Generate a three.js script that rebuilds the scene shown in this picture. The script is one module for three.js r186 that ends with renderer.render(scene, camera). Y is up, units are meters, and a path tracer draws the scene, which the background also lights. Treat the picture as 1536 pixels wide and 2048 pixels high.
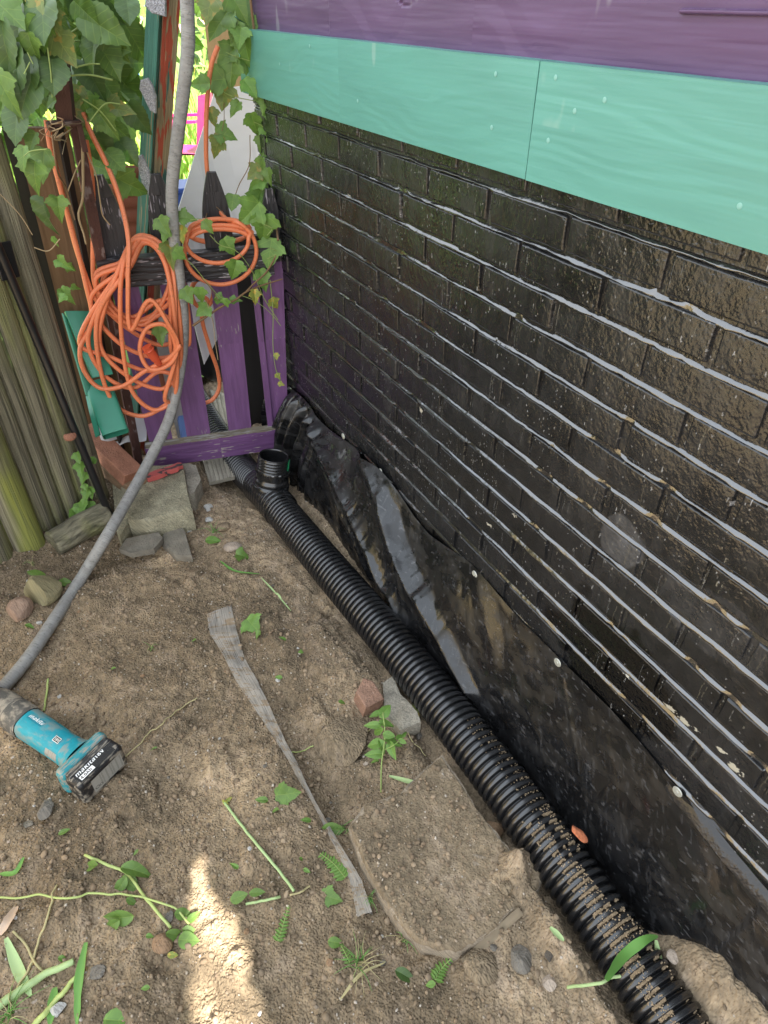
import * as THREE from 'three';
import { mergeGeometries, mergeVertices, toCreasedNormals } from 'three/addons/utils/BufferGeometryUtils.js';
import { RoundedBoxGeometry } from 'three/addons/geometries/RoundedBoxGeometry.js';

// ---------------------------------------------------------------- camera, sky, sun, exposure
const V3 = (x, y, z) => new THREE.Vector3(x, y, z);
const EYE = V3(0, 1.48, 0), FOCAL = 1326.68, D2R = Math.PI / 180;
const PITCH = 37.687 * D2R, YAW = 28.924 * D2R, ROLL = 0.6038 * D2R;
const scene = new THREE.Scene();
const camera = new THREE.PerspectiveCamera(2 * Math.atan(1024 / FOCAL) / D2R, 0.75, 0.05, 400);
camera.position.copy(EYE);
camera.rotation.order = 'YXZ';
camera.rotation.set(-PITCH, -YAW, ROLL);
const renderer = new THREE.WebGLRenderer({ antialias: true });
renderer.setSize(768, 1024);
renderer.toneMapping = THREE.LinearToneMapping;
renderer.toneMappingExposure = 5.85;
renderer.shadowMap.enabled = true;
const SUN = V3(0.12, 0.77, 0.627).normalize();
{ // bright hazy summer sky
  const w = 256, h = 128, d = new Float32Array(w * h * 4);
  for (let j = 0; j < h; j++) for (let i = 0; i < w; i++) {
    const el = ((j + 0.5) / h - 0.5) * Math.PI, az = ((i + 0.5) / w - 0.5) * 2 * Math.PI;
    const y = Math.sin(el), k = Math.pow(Math.max(0, 1 - Math.max(0, y)), 2.2);
    const c = y < 0 ? [0.14, 0.14, 0.13] : [0.36 + 0.14 * k, 0.40 + 0.10 * k, 0.45 + 0.05 * k];
    const o = (j * w + i) * 4; d[o] = c[0]; d[o + 1] = c[1]; d[o + 2] = c[2]; d[o + 3] = 1;
  }
  const t = new THREE.DataTexture(d, w, h, THREE.RGBAFormat, THREE.FloatType);
  t.mapping = THREE.EquirectangularReflectionMapping; t.magFilter = t.minFilter = THREE.LinearFilter; t.needsUpdate = true;
  scene.background = t; scene.environment = t;
}
const sun = new THREE.DirectionalLight(new THREE.Color(1, 0.94, 0.84), 5);
sun.target.position.set(0, 0, -1.2); sun.position.copy(SUN).multiplyScalar(20).add(sun.target.position);
sun.castShadow = true; sun.shadow.mapSize.set(4096, 4096);
Object.assign(sun.shadow.camera, { left: -8, right: 8, top: 8, bottom: -8, near: 1, far: 60 });
scene.add(sun, sun.target);

// ---------------------------------------------------------------- helpers
function rngOf(s) { let a = s >>> 0; return () => { a = (a + 0x6D2B79F5) | 0; let t = Math.imul(a ^ (a >>> 15), 1 | a); t = (t + Math.imul(t ^ (t >>> 7), 61 | t)) ^ t; return ((t ^ (t >>> 14)) >>> 0) / 4294967296; }; }
const R = rngOf(20240611);
const rr = (a, b, r = R) => a + (b - a) * r();
const clamp = (v, a = 0, b = 1) => Math.min(b, Math.max(a, v));
const sst = (a, b, x) => { const t = clamp((x - a) / (b - a)); return t * t * (3 - 2 * t); };
const mix = (a, b, t) => a + (b - a) * t;
function hash(x, y, z) { let h = Math.imul(x, 374761393) + Math.imul(y, 668265263) + Math.imul(z, 2147483647 ^ 0x5bd1e995); h = Math.imul(h ^ (h >>> 13), 1274126177); return ((h ^ (h >>> 16)) >>> 0) / 4294967296; }
function n2(x, y, s = 0, per = 0) { // value noise, optionally periodic
  const xi = Math.floor(x), yi = Math.floor(y), fx = x - xi, fy = y - yi, u = fx * fx * (3 - 2 * fx), v = fy * fy * (3 - 2 * fy);
  const w = per ? (k => ((k % per) + per) % per) : (k => k);
  const a = hash(w(xi), w(yi), s), b = hash(w(xi + 1), w(yi), s), c = hash(w(xi), w(yi + 1), s), d = hash(w(xi + 1), w(yi + 1), s);
  return a + (b - a) * u + (c - a) * v + (a - b - c + d) * u * v;
}
function fbm(x, y, o = 4, s = 0, per = 0) { let v = 0, a = 0.5, t = 0; for (let i = 0; i < o; i++) { v += a * n2(x, y, s + i * 17, per); t += a; x *= 2; y *= 2; per *= 2; a *= 0.55; } return v / t; }
const n3 = (x, y, z, s = 0) => (n2(x + z * 0.71, y - z * 0.53, s) + n2(y + x * 0.37, z + x * 0.61, s + 5) + n2(z - y * 0.43, x + y * 0.29, s + 9)) / 3;
// pixel of the photograph -> direction
function ray(px, py) {
  const a = (px - 768) / FOCAL, b = (py - 1024) / FOCAL, cr = Math.cos(ROLL), sr = Math.sin(ROLL);
  const xi = cr * a + sr * b, u = sr * a - cr * b;
  const fw = Math.cos(PITCH) + u * Math.sin(PITCH), Y = -Math.sin(PITCH) + u * Math.cos(PITCH), c = Math.cos(YAW), s = Math.sin(YAW);
  return V3(c * xi + s * fw, Y, s * xi - c * fw);
}
const hit = (px, py, pt, n) => { const d = ray(px, py); return EYE.clone().addScaledVector(d, pt.clone().sub(EYE).dot(n) / d.dot(n)); };
const onX = (px, py, x) => hit(px, py, V3(x, 0, 0), V3(1, 0, 0));
const onY = (px, py, y) => hit(px, py, V3(0, y, 0), V3(0, 1, 0));
const onZ = (px, py, z) => hit(px, py, V3(0, 0, z), V3(0, 0, 1));
const names = {};
function numbered(n) { if (names[n] === undefined) { names[n] = 0; return n; } names[n]++; return n + '_' + String(names[n]).padStart(3, '0'); }
function tag(o, label, category, group, kind) { if (label) o.userData.label = label; if (category) o.userData.category = category; if (group) o.userData.group = group; if (kind) o.userData.kind = kind; return o; }
function thing(name, label, category, group, p) { const g = new THREE.Group(); g.name = numbered(name); scene.add(g); if (p) g.position.copy(p); return tag(g, label, category, group); }
function part(name, geo, mat, parent) { const m = new THREE.Mesh(geo, mat); m.name = parent ? name : numbered(name); m.castShadow = m.receiveShadow = true; (parent || scene).add(m); return m; }
function local(geo, g) { g.updateMatrixWorld(true); geo.applyMatrix4(g.matrixWorld.clone().invert()); return geo; } // world geometry into a thing's frame
function geoOf(pos, idx, uv, col) {
  const g = new THREE.BufferGeometry(); g.setAttribute('position', new THREE.Float32BufferAttribute(pos, 3));
  if (uv) g.setAttribute('uv', new THREE.Float32BufferAttribute(uv, 2));
  if (col) g.setAttribute('color', new THREE.Float32BufferAttribute(col, 3));
  g.setIndex(idx); g.computeVertexNormals(); return g;
}
function grid(nu, nv, f, uvf) { // f(i,j) -> Vector3
  const p = [], id = [], uv = [];
  for (let j = 0; j <= nv; j++) for (let i = 0; i <= nu; i++) { const q = f(i / nu, j / nv, i, j); p.push(q.x, q.y, q.z); const t = uvf ? uvf(i / nu, j / nv, q) : [i / nu, j / nv]; uv.push(t[0], t[1]); }
  for (let j = 0; j < nv; j++) for (let i = 0; i < nu; i++) { const a = j * (nu + 1) + i; id.push(a, a + 1, a + nu + 1, a + 1, a + nu + 2, a + nu + 1); }
  return geoOf(p, id, uv);
}
function tube(pts, r, seg = 40, rad = 8, closed = false, scale = 30) { // pts Vector3[]; r number or f(t)
  const c = new THREE.CatmullRomCurve3(pts, closed, 'centripetal'), fr = c.computeFrenetFrames(seg, closed), L = c.getLength();
  const p = [], id = [], uv = [];
  for (let i = 0; i <= seg; i++) {
    const t = i / seg, q = c.getPointAt(t), R0 = typeof r === 'function' ? r(t) : r;
    for (let k = 0; k <= rad; k++) {
      const a = k / rad * 2 * Math.PI, N = fr.normals[i], B = fr.binormals[i];
      p.push(q.x + R0 * (Math.cos(a) * N.x + Math.sin(a) * B.x), q.y + R0 * (Math.cos(a) * N.y + Math.sin(a) * B.y), q.z + R0 * (Math.cos(a) * N.z + Math.sin(a) * B.z));
      uv.push(t * L * scale / 4, k / rad);
    }
  }
  for (let i = 0; i < seg; i++) for (let k = 0; k < rad; k++) { const a = i * (rad + 1) + k, b = a + rad + 1; id.push(a, b, a + 1, b, b + 1, a + 1); }
  if (!closed) for (const [i, s] of [[0, 1], [seg, -1]]) { const q = c.getPointAt(i / seg), o = p.length / 3; p.push(q.x, q.y, q.z); uv.push(0, 0); for (let k = 0; k < rad; k++) { const a = i * (rad + 1) + k; s > 0 ? id.push(o, a, a + 1) : id.push(o, a + 1, a); } }
  return geoOf(p, id, uv);
}
function rbox(w, h, d, r = 0.004, seg = 2) { return new RoundedBoxGeometry(w, h, d, seg, Math.min(r, w / 2.01, h / 2.01, d / 2.01)); }
function jitter(g, amp, freq, s = 0) { // noise along normals
  const p = g.attributes.position, n = g.attributes.normal;
  for (let i = 0; i < p.count; i++) { const k = (n3(p.getX(i) * freq + 31, p.getY(i) * freq + 17, p.getZ(i) * freq + 7, s) - 0.5) * 2 * amp; p.setXYZ(i, p.getX(i) + n.getX(i) * k, p.getY(i) + n.getY(i) * k, p.getZ(i) + n.getZ(i) * k); }
  g.computeVertexNormals(); return g;
}
function boxUV(g, s = 1) { // uv in metres from the dominant axis of each face
  const G = g.index ? g.toNonIndexed() : g, p = G.attributes.position, n = G.attributes.normal, uv = new Float32Array(p.count * 2);
  for (let i = 0; i < p.count; i++) { const x = Math.abs(n.getX(i)), y = Math.abs(n.getY(i)), z = Math.abs(n.getZ(i)); const a = x > y && x > z ? [p.getZ(i), p.getY(i)] : y > z ? [p.getX(i), p.getZ(i)] : [p.getX(i), p.getY(i)]; uv[2 * i] = a[0] * s; uv[2 * i + 1] = a[1] * s; }
  G.setAttribute('uv', new THREE.BufferAttribute(uv, 2)); return G;
}
function gbox(w, h, d, nx, ny, nz) { return new THREE.BoxGeometry(w, h, d, nx, ny, nz); }
function place(g, p, q) { if (q) g.applyQuaternion(q); return g.translate(p.x, p.y, p.z); }
function frame(xd, yd) { const x = xd.clone().normalize(), z = x.clone().cross(yd).normalize(), y = z.clone().cross(x); return new THREE.Quaternion().setFromRotationMatrix(new THREE.Matrix4().makeBasis(x, y, z)); }
function tint(g, f) { const p = g.attributes.position, c = new Float32Array(p.count * 3); for (let i = 0; i < p.count; i++) { const k = f(p.getX(i), p.getY(i), p.getZ(i), i); c[3 * i] = k[0]; c[3 * i + 1] = k[1]; c[3 * i + 2] = k[2]; } g.setAttribute('color', new THREE.BufferAttribute(c, 3)); return g; }
function rock(rx, ry, rz, s, cuts = 5, detail = 3, amp = 0.14) {
  let g = mergeVertices(new THREE.IcosahedronGeometry(1, detail).deleteAttribute('uv').deleteAttribute('normal')); const r = rngOf(s * 7919 + 3), P = [];
  for (let i = 0; i < cuts; i++) P.push([V3(rr(-1, 1, r), rr(-0.6, 1, r), rr(-1, 1, r)).normalize(), rr(0.55, 0.8, r)]);
  const p = g.attributes.position, v = V3(0, 0, 0);
  for (let i = 0; i < p.count; i++) {
    v.fromBufferAttribute(p, i); v.multiplyScalar(1 + amp * 2 * (n3(v.x * 1.6 + s, v.y * 1.6, v.z * 1.6, s) - 0.5));
    for (const [n, d] of P) { const k = v.dot(n) - d; if (k > 0) v.addScaledVector(n, -k * 0.92); }
    v.multiplyScalar(1 + amp * 0.35 * (n3(v.x * 7, v.y * 7, v.z * 7, s + 3) - 0.5));
    p.setXYZ(i, v.x * rx, v.y * ry, v.z * rz);
  }
  g = toCreasedNormals(g, 0.6); const q = g.attributes.position, uv = new Float32Array(q.count * 2); for (let i = 0; i < q.count; i++) { uv[2 * i] = (q.getX(i) + q.getY(i) * 0.6) * 6; uv[2 * i + 1] = (q.getZ(i) + q.getY(i) * 0.6) * 6; }
  g.setAttribute('uv', new THREE.BufferAttribute(uv, 2)); return g;
}
// ---------------------------------------------------------------- textures
const toS = v => { v = clamp(v); return 255 * (v <= 0.0031308 ? 12.92 * v : 1.055 * Math.pow(v, 1 / 2.4) - 0.055); };
function tex(w, h, f, color = true, rep) { // f(u,v,i,j) -> [r,g,b] linear or a number
  const d = new Uint8Array(w * h * 4);
  for (let j = 0; j < h; j++) for (let i = 0; i < w; i++) { const c = f(i / w, j / h, i, j), o = (j * w + i) * 4; if (typeof c === 'number') d[o] = d[o + 1] = d[o + 2] = clamp(c) * 255; else for (let k = 0; k < 3; k++) d[o + k] = color ? toS(c[k]) : clamp(c[k]) * 255; d[o + 3] = 255; }
  const t = new THREE.DataTexture(d, w, h, THREE.RGBAFormat); t.wrapS = t.wrapT = THREE.RepeatWrapping; t.magFilter = THREE.LinearFilter; t.minFilter = THREE.LinearMipmapLinearFilter; t.generateMipmaps = true; t.anisotropy = 8;
  if (color) t.colorSpace = THREE.SRGBColorSpace; if (rep) t.repeat.set(rep[0], rep[1]); t.needsUpdate = true; return t;
}
const std = (o) => new THREE.MeshStandardMaterial(o), phy = (o) => new THREE.MeshPhysicalMaterial(o);
const lin = (r, g, b) => new THREE.Color().setRGB(r, g, b);
// ---------------------------------------------------------------- ground
const fenceZ = x => -1.975 - 0.6 * (x + 0.31);
const PIPE = [[-4.2, 0.545, 0.09], [-3.0, 0.55, 0.05], [-2.5, 0.555, -0.005], [-2.2, 0.562, -0.005], [-1.86, 0.577, 0.048], [-1.5, 0.598, 0.054], [-1.2, 0.618, 0.054], [-0.926, 0.636, 0.05], [-0.6, 0.651, 0.044], [-0.33, 0.656, 0.04], [-0.12, 0.648, 0.04], [0.25, 0.62, 0.035]];
function pipeAt(z) { for (let i = 1; i < PIPE.length; i++) if (z <= PIPE[i][0]) { const a = PIPE[i - 1], b = PIPE[i], t = clamp((z - a[0]) / (b[0] - a[0])); const s = t * t * (3 - 2 * t); return [mix(a[1], b[1], t), mix(a[2], b[2], s)]; } return [0.615, 0.045]; }
const bumpAt = (x, z, cx, cz, rx, rz, h) => { const d = ((x - cx) / rx) ** 2 + ((z - cz) / rz) ** 2; return d > 9 ? 0 : h * Math.exp(-d); };
function ground(x, z) {
  let h = 0;
  const d = z - fenceZ(x);
  h += 0.055 * (1 - sst(0, 0.34, d)) * (1 - sst(0.02, 0.2, x)) * sst(-6, -2, z) * sst(-0.1, 0, d + 0.1);
  const [px, py] = pipeAt(z);
  const dx = Math.abs(x - px);
  if (z > -4 && z < 0.4 && dx < 0.3) { const b = py - 0.052; h = mix(h + Math.min(0, b), h, sst(0.05, 0.16, dx)); h -= 0.016 * Math.exp(-((dx / 0.08) ** 2)); }
  h += bumpAt(x, z, 0.742, -0.03, 0.075, 0.2, 0.16) * sst(-0.3, -0.17, z);
  h += bumpAt(x, z, 0.585, -0.43, 0.04, 0.04, 0.085) + bumpAt(x, z, 0.555, -0.3, 0.03, 0.08, 0.03) + bumpAt(x, z, 0.565, -0.12, 0.03, 0.1, 0.03);
  { const e = x - px + 0.085 + 0.02 * (fbm(z * 14, 3, 3, 83) - 0.5), k = Math.max(sst(-0.53, -0.44, z), 0.8 * (1 - sst(-1.0, -0.9, z)) * sst(-1.4, -1.2, z)); if (z > -0.86 && z < -0.5) h -= 0.03 * Math.exp(-(((x - px + 0.075) / 0.022) ** 2)); if (e < 0.05 && e > -0.3) h += k * (0.03 + 0.022 * fbm(z * 9, 7, 3, 87)) * (1 - sst(-0.012, 0.012, e)) * sst(-0.28, -0.02, e); }
  h += bumpAt(x, z, 0.695, -1.65, 0.03, 0.35, 0.03);
  h += bumpAt(x, z, 0.18, -0.85, 0.1, 0.16, 0.02) - bumpAt(x, z, 0.3, -0.85, 0.035, 0.2, 0.028) - bumpAt(x, z, 0.3, -1.05, 0.07, 0.07, 0.016) - bumpAt(x, z, 0.14, -1.33, 0.12, 0.06, 0.014);
  h += bumpAt(x, z, -0.1, -1.72, 0.16, 0.1, 0.025) + bumpAt(x, z, -0.35, -1.7, 0.16, 0.12, 0.03);
  const near = x > -1.4 && x < 1.1 && z > -3.2 && z < 0.8;
  h += 0.03 * (fbm(x * 4.3 + 9, z * 4.3 + 3, 3, 2) - 0.5);
  if (near) {
    const rough = 0.35 + 0.9 * fbm(x * 3 + 4, z * 3 + 8, 2, 71);
    h += 0.030 * rough * (fbm(x * 15, z * 15, 3, 5) - 0.5) + 0.02 * rough * sst(0.56, 0.66, fbm(x * 11 + 4, z * 11, 3, 15)) * 0.6 + 0.011 * rough * (fbm(x * 58, z * 58, 2, 11) - 0.5);
    const c = fbm(x * 22 + 3, z * 22, 3, 31); h += 0.012 * rough * (0.5 - Math.abs(c - 0.5) * 5 * (c > 0.4 && c < 0.6 ? 1 : 0.2)) * -0.5; // crevices between clods
  }
  if (x > 0.81) h = Math.min(h, 0.0);
  return h;
}
function onG(px, py, up = 0) { let y = 0; let p; for (let i = 0; i < 6; i++) { p = onY(px, py, y + up); y = ground(p.x, p.z); } p.y = y + up; return p; }
{
}
const soilMap = tex(1024, 1024, (u, v) => {
  const a = fbm(u * 8, v * 8, 5, 1, 8), b = fbm(u * 128, v * 128, 3, 40, 128), c = n2(u * 340, v * 340, 77, 340), e = fbm(u * 24, v * 24, 3, 90, 24);
  let k = 0.62 + 0.42 * (a - 0.5) + 0.5 * (b - 0.5) + 0.35 * (e - 0.5);
  let r = 0.425 * k, g = 0.326 * k, bl = 0.208 * k;
  if (c > 0.93) { const s = (c - 0.93) * 6; r += 0.22 * s; g += 0.19 * s; bl += 0.15 * s; }
  if (c < 0.12) { r *= 0.6; g *= 0.58; bl *= 0.55; }
  const w = sst(0.6, 0.75, e); r = mix(r, r * 1.12, w); g = mix(g, g * 1.13, w); bl = mix(bl, bl * 1.2, w);
  return [r, g, bl];
});
const soilBump = tex(1024, 1024, (u, v) => 0.25 * fbm(u * 20, v * 20, 3, 3, 20) + 0.4 * fbm(u * 90, v * 90, 3, 8, 90) + 0.35 * n2(u * 300, v * 300, 20, 300), false);
const soilMat = std({ map: soilMap, bumpMap: soilBump, bumpScale: 0.011, roughness: 0.97, vertexColors: true });
const soilTone = (x, z) => { // damp and dry earth
  const a = fbm(x * 2.2 + 5, z * 2.2 + 2, 3, 51), b = fbm(x * 7 + 5, z * 7 + 2, 3, 57), dry = sst(0.25, 0.55, x + 0.25 * (a - 0.5)) * 0.5;
  const k = 0.80 + 0.95 * (a - 0.5) + 0.8 * (b - 0.5) + dry * 0.4;
  return [k * 1.02, k * (0.985 + 0.03 * dry), k * (0.96 + 0.1 * dry)];
};
{
  const ax = (lo, hi, st, ext) => { const a = []; let s = st, v = lo; const l = []; while (v > -ext) { s = Math.min(s * 1.25, 12); v -= s; l.push(v); } a.push(...l.reverse()); for (v = lo; v < hi; v += st) a.push(v); s = st; v = hi; a.push(hi); while (v < ext) { s = Math.min(s * 1.25, 12); v += s; a.push(v); } return a; };
  const xs = ax(-0.8, 0.86, 0.0055, 70), zs = ax(-2.65, 0.2, 0.0055, 70), nx = xs.length, nz = zs.length;
  const p = new Float32Array(nx * nz * 3), uv = new Float32Array(nx * nz * 2), col = new Float32Array(nx * nz * 3), id = [];
  let o = 0;
  for (let j = 0; j < nz; j++) for (let i = 0; i < nx; i++, o++) { const x = xs[i], z = zs[j]; p[3 * o] = x; p[3 * o + 1] = ground(x, z); p[3 * o + 2] = z; uv[2 * o] = x * 1.15; uv[2 * o + 1] = z * 1.15; col.set(soilTone(x, z), 3 * o); }
  for (let j = 0; j < nz - 1; j++) for (let i = 0; i < nx - 1; i++) { const a = j * nx + i; id.push(a, a + nx, a + 1, a + 1, a + nx, a + nx + 1); }
  const g = new THREE.BufferGeometry(); g.setAttribute('position', new THREE.BufferAttribute(p, 3)); g.setAttribute('uv', new THREE.BufferAttribute(uv, 2)); g.setAttribute('color', new THREE.BufferAttribute(col, 3)); g.setIndex(id); g.computeVertexNormals();
  tag(part('ground', g, soilMat), 'brown gritty bare soil along the house wall', 'ground', null, 'structure');
}
const SLAB = [[695, 1652], [730, 1605], [800, 1585], [850, 1535], [884, 1508], [915, 1552], [945, 1600], [960, 1625], [1000, 1672], [1035, 1715], [1088, 1748], [1075, 1790], [1035, 1815], [985, 1862], [915, 1905], [845, 1890], [800, 1850], [765, 1795], [722, 1718]];
const SLABXZ = SLAB.map(([x, y]) => onY(mix(880, x, 0.95), mix(1722, y, 0.95), 0.042));
const onSlab = (x, z) => { let s = false; for (let i = 0, j = SLABXZ.length - 1; i < SLABXZ.length; j = i++) { const a = SLABXZ[i], b = SLABXZ[j]; if ((a.z > z) !== (b.z > z) && x < (b.x - a.x) * (z - a.z) / (b.z - a.z) + a.x) s = !s; } return s; };
{ // loose grit and crumbs lying on the soil
  const mk = (name, n, geo, mat, label, smin, smax, cols, pow) => {
    const m = new THREE.InstancedMesh(geo, mat, n); m.name = numbered(name); m.castShadow = m.receiveShadow = true; const M = new THREE.Matrix4(), q = new THREE.Quaternion(), e = new THREE.Euler(), c = new THREE.Color(); let k = 0;
    while (k < n) {
      const x = rr(-0.62, 0.72), z = rr(-2.35, 0.05); const [px] = pipeAt(z);
      if (Math.abs(x - px) < 0.058 || z < fenceZ(x) - 0.02) continue;
      const s = mix(smin, smax, Math.pow(R(), pow)); e.set(R() * 6, R() * 6, R() * 6); q.setFromEuler(e);
      M.compose(V3(x, (onSlab(x, z) ? Math.max(ground(x, z), 0.0425) : ground(x, z)) + s * 0.25, z), q, V3(s * rr(0.8, 1.4), s * rr(0.6, 1), s * rr(0.8, 1.2))); m.setMatrixAt(k, M);
      const b = cols[Math.floor(R() * cols.length)], v = rr(0.75, 1.2); c.setRGB(b[0] * v, b[1] * v, b[2] * v); m.setColorAt(k, c); k++;
    }
    scene.add(m); tag(m, label, 'gravel', null, 'stuff');
  };
  const pg = new THREE.IcosahedronGeometry(1, 1); { const p = pg.attributes.position; for (let i = 0; i < p.count; i++) { const x = p.getX(i), y = p.getY(i), z = p.getZ(i), k = 0.75 + 0.5 * n3(x * 1.4, y * 1.4, z * 1.4, 4); p.setXYZ(i, x * k, y * k, z * k); } }
  const pgs = toCreasedNormals(pg, 0.7);
  mk('loose_grit', 13000, pgs, std({ roughness: 0.9 }), 'fine pale and brown grit scattered over the soil', 0.0008, 0.0032, [[0.4, 0.33, 0.25], [0.33, 0.25, 0.17], [0.46, 0.4, 0.33], [0.28, 0.22, 0.16], [0.33, 0.24, 0.15], [0.25, 0.18, 0.12]], 2.4);
  mk('soil_crumbs', 12000, pgs, std({ roughness: 1 }), 'small crumbs of brown earth lying on the soil', 0.0014, 0.0062, [[0.27, 0.195, 0.125], [0.23, 0.17, 0.11], [0.3, 0.225, 0.15], [0.24, 0.18, 0.12]], 3.5);
}

// ---------------------------------------------------------------- house
const WX = 0.805, JY0 = 1.213, CO = 0.0677, BR = 0.2145, Z0 = -2.33, Z1 = 0.5, TZ = -2.35, TW = 2.9, TH = 1.35;
const wallMark = { col: null, rgh: null };
{ // black bitumen paint: flecks, drips, dusty and freshly coated patches where the photograph shows them
  const w = 2048, h = 1024, C = new Float32Array(w * h * 3), G = new Float32Array(w * h), r = rngOf(99);
  const blob = (z, y, cz, cy, rz, ry, s) => { const d = Math.hypot((z - cz) / rz, (y - cy) / ry) + 0.7 * (fbm(z * 14 + 3, y * 14, 3, s) - 0.5); return 1 - sst(0.85, 1.0, d); };
  const fresh = onX(1230, 1335, WX), dust = onX(1240, 1080, WX), dust2 = onX(1420, 1240, WX);
  for (let j = 0; j < h; j++) for (let i = 0; i < w; i++) {
    const z = TZ + TW * (i / w), y = TH * (j / h), o = j * w + i; const a = fbm(z * 9, y * 9, 4, 6), b = fbm(z * 60, y * 26, 3, 16);
    let c = 0.015 + 0.012 * (a - 0.4) + 0.014 * (b - 0.5), g = 0.24 + 0.22 * (a - 0.5) + 0.2 * (b - 0.5);
    const f = Math.max(blob(z, y, fresh.z, fresh.y - 0.02, 0.19, 0.15, 5), 1 - sst(0.30, 0.36, y + 0.05 * (fbm(z * 20, 3, 3, 8) - 0.5)));
    c = mix(c, 0.003, f); g = mix(g, 0.06, f);
    const du = Math.max(0, blob(z, y, dust.z, dust.y, 0.05, 0.06, 15), 0.4 * blob(z, y, dust2.z, dust2.y, 0.1, 0.06, 19)) * (1 - f) * (0.4 + 0.6 * b); c += 0.05 * du; g += 0.3 * du;
    C[3 * o] = c * 0.97; C[3 * o + 1] = c * 0.99; C[3 * o + 2] = c * 1.06; G[o] = g;
  }
  const put = (x, y, c, k) => { x |= 0; y |= 0; if (x < 0 || y < 0 || x >= w || y >= h) return; const o = y * w + x; for (let q = 0; q < 3; q++) C[3 * o + q] = mix(C[3 * o + q], c[q], k); G[o] = mix(G[o], 0.75, k * 0.6); };
  for (let n = 0; n < 9000; n++) { // pale flecks, denser towards the far end
    const u = Math.pow(r(), 1.5), v = r(); if (n2(u * 40, v * 18, 44) < 0.42) continue;
    const x = u * w, y = v * h, L = r() < 0.2 ? 1 + r() * 7 : 1 + r() * 1.6, k = 0.25 + 0.65 * r(), t = r() < 0.3 ? [0.3, 0.27, 0.2] : [0.42, 0.42, 0.42];
    for (let q = 0; q < L; q++) { put(x + (r() - 0.5) * 0.8, y - q, t, k); if (r() < 0.25) put(x + 1, y - q, t, k * 0.7); }
  }
  for (let k = -1; k < 14; k++) for (let m = 0; m < 14; m++) { // drips below some head joints and bed joints
    const y0 = JY0 - CO * k, zj = -0.747 + (k % 2 === 0 ? 0.11 : 0) + BR * (m - 8); if (y0 < 0.42 || r() < 0.35) continue;
    const x0 = (zj - TZ) / TW * w; for (let q = 0; q < 4; q++) { const L = 8 + r() * 38, x = x0 + (r() - 0.5) * (q ? 60 : 4), t = r() < 0.6 ? [0.16, 0.14, 0.09] : [0.22, 0.22, 0.21], st = (y0 - 0.01) / TH * h - r() * 8; for (let s = 0; s < L; s++) put(x + Math.sin(s * 0.2 + q) * 0.6, st - s, t, (0.15 + 0.5 * r()) * (r() < 0.75 ? 1 : 0)); }
  }
  const spots = [[1470, 1535, 9], [1445, 1500, 5], [1370, 1440, 7], [1340, 1415, 8], [1395, 1460, 4], [842, 820, 8], [980, 1050, 6], [1255, 1350, 4], [998, 1395, 3], [740, 575, 5], [695, 392, 4], [1030, 1030, 4]];
  for (const [px, py, s] of spots) { const q = onX(px, py, WX), x = (q.z - TZ) / TW * w, y = q.y / TH * h; for (let a = -s * 2; a <= s * 2; a++) for (let b = -s; b <= s; b++) if (Math.hypot(a / 1.7, b) + 5 * (n2(a * 0.4 + px, b * 0.4) - 0.5) < s * 0.6) put(x + a + b * 0.5, y + b, [0.5, 0.47, 0.38], 0.85); }
  wallMark.col = tex(w, h, (u, v, i, j) => { const o = 3 * (j * w + i); return [C[o], C[o + 1], C[o + 2]]; });
  wallMark.rgh = tex(w, h, (u, v, i, j) => [1, clamp(G[j * w + i], 0.05, 1), 0], false);
}
const wallBump = tex(1024, 1024, (u, v) => 0.45 * fbm(u * 24, v * 24, 3, 61, 24) + 0.45 * fbm(u * 80, v * 80, 3, 66, 80) + 0.1 * n2(u * 200, v * 200, 9, 200), false, [5, 2.33]);
const blackPaint = phy({ map: wallMark.col, roughnessMap: wallMark.rgh, roughness: 1, bumpMap: wallBump, bumpScale: 0.0028, ior: 1.6 });
const wuv = (z, y) => [(z - TZ) / TW, y / TH];
const house = thing('house', 'house with black painted brick base, teal skirting board and purple boards above', 'house', null, V3(WX, 0, -0.9));
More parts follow.
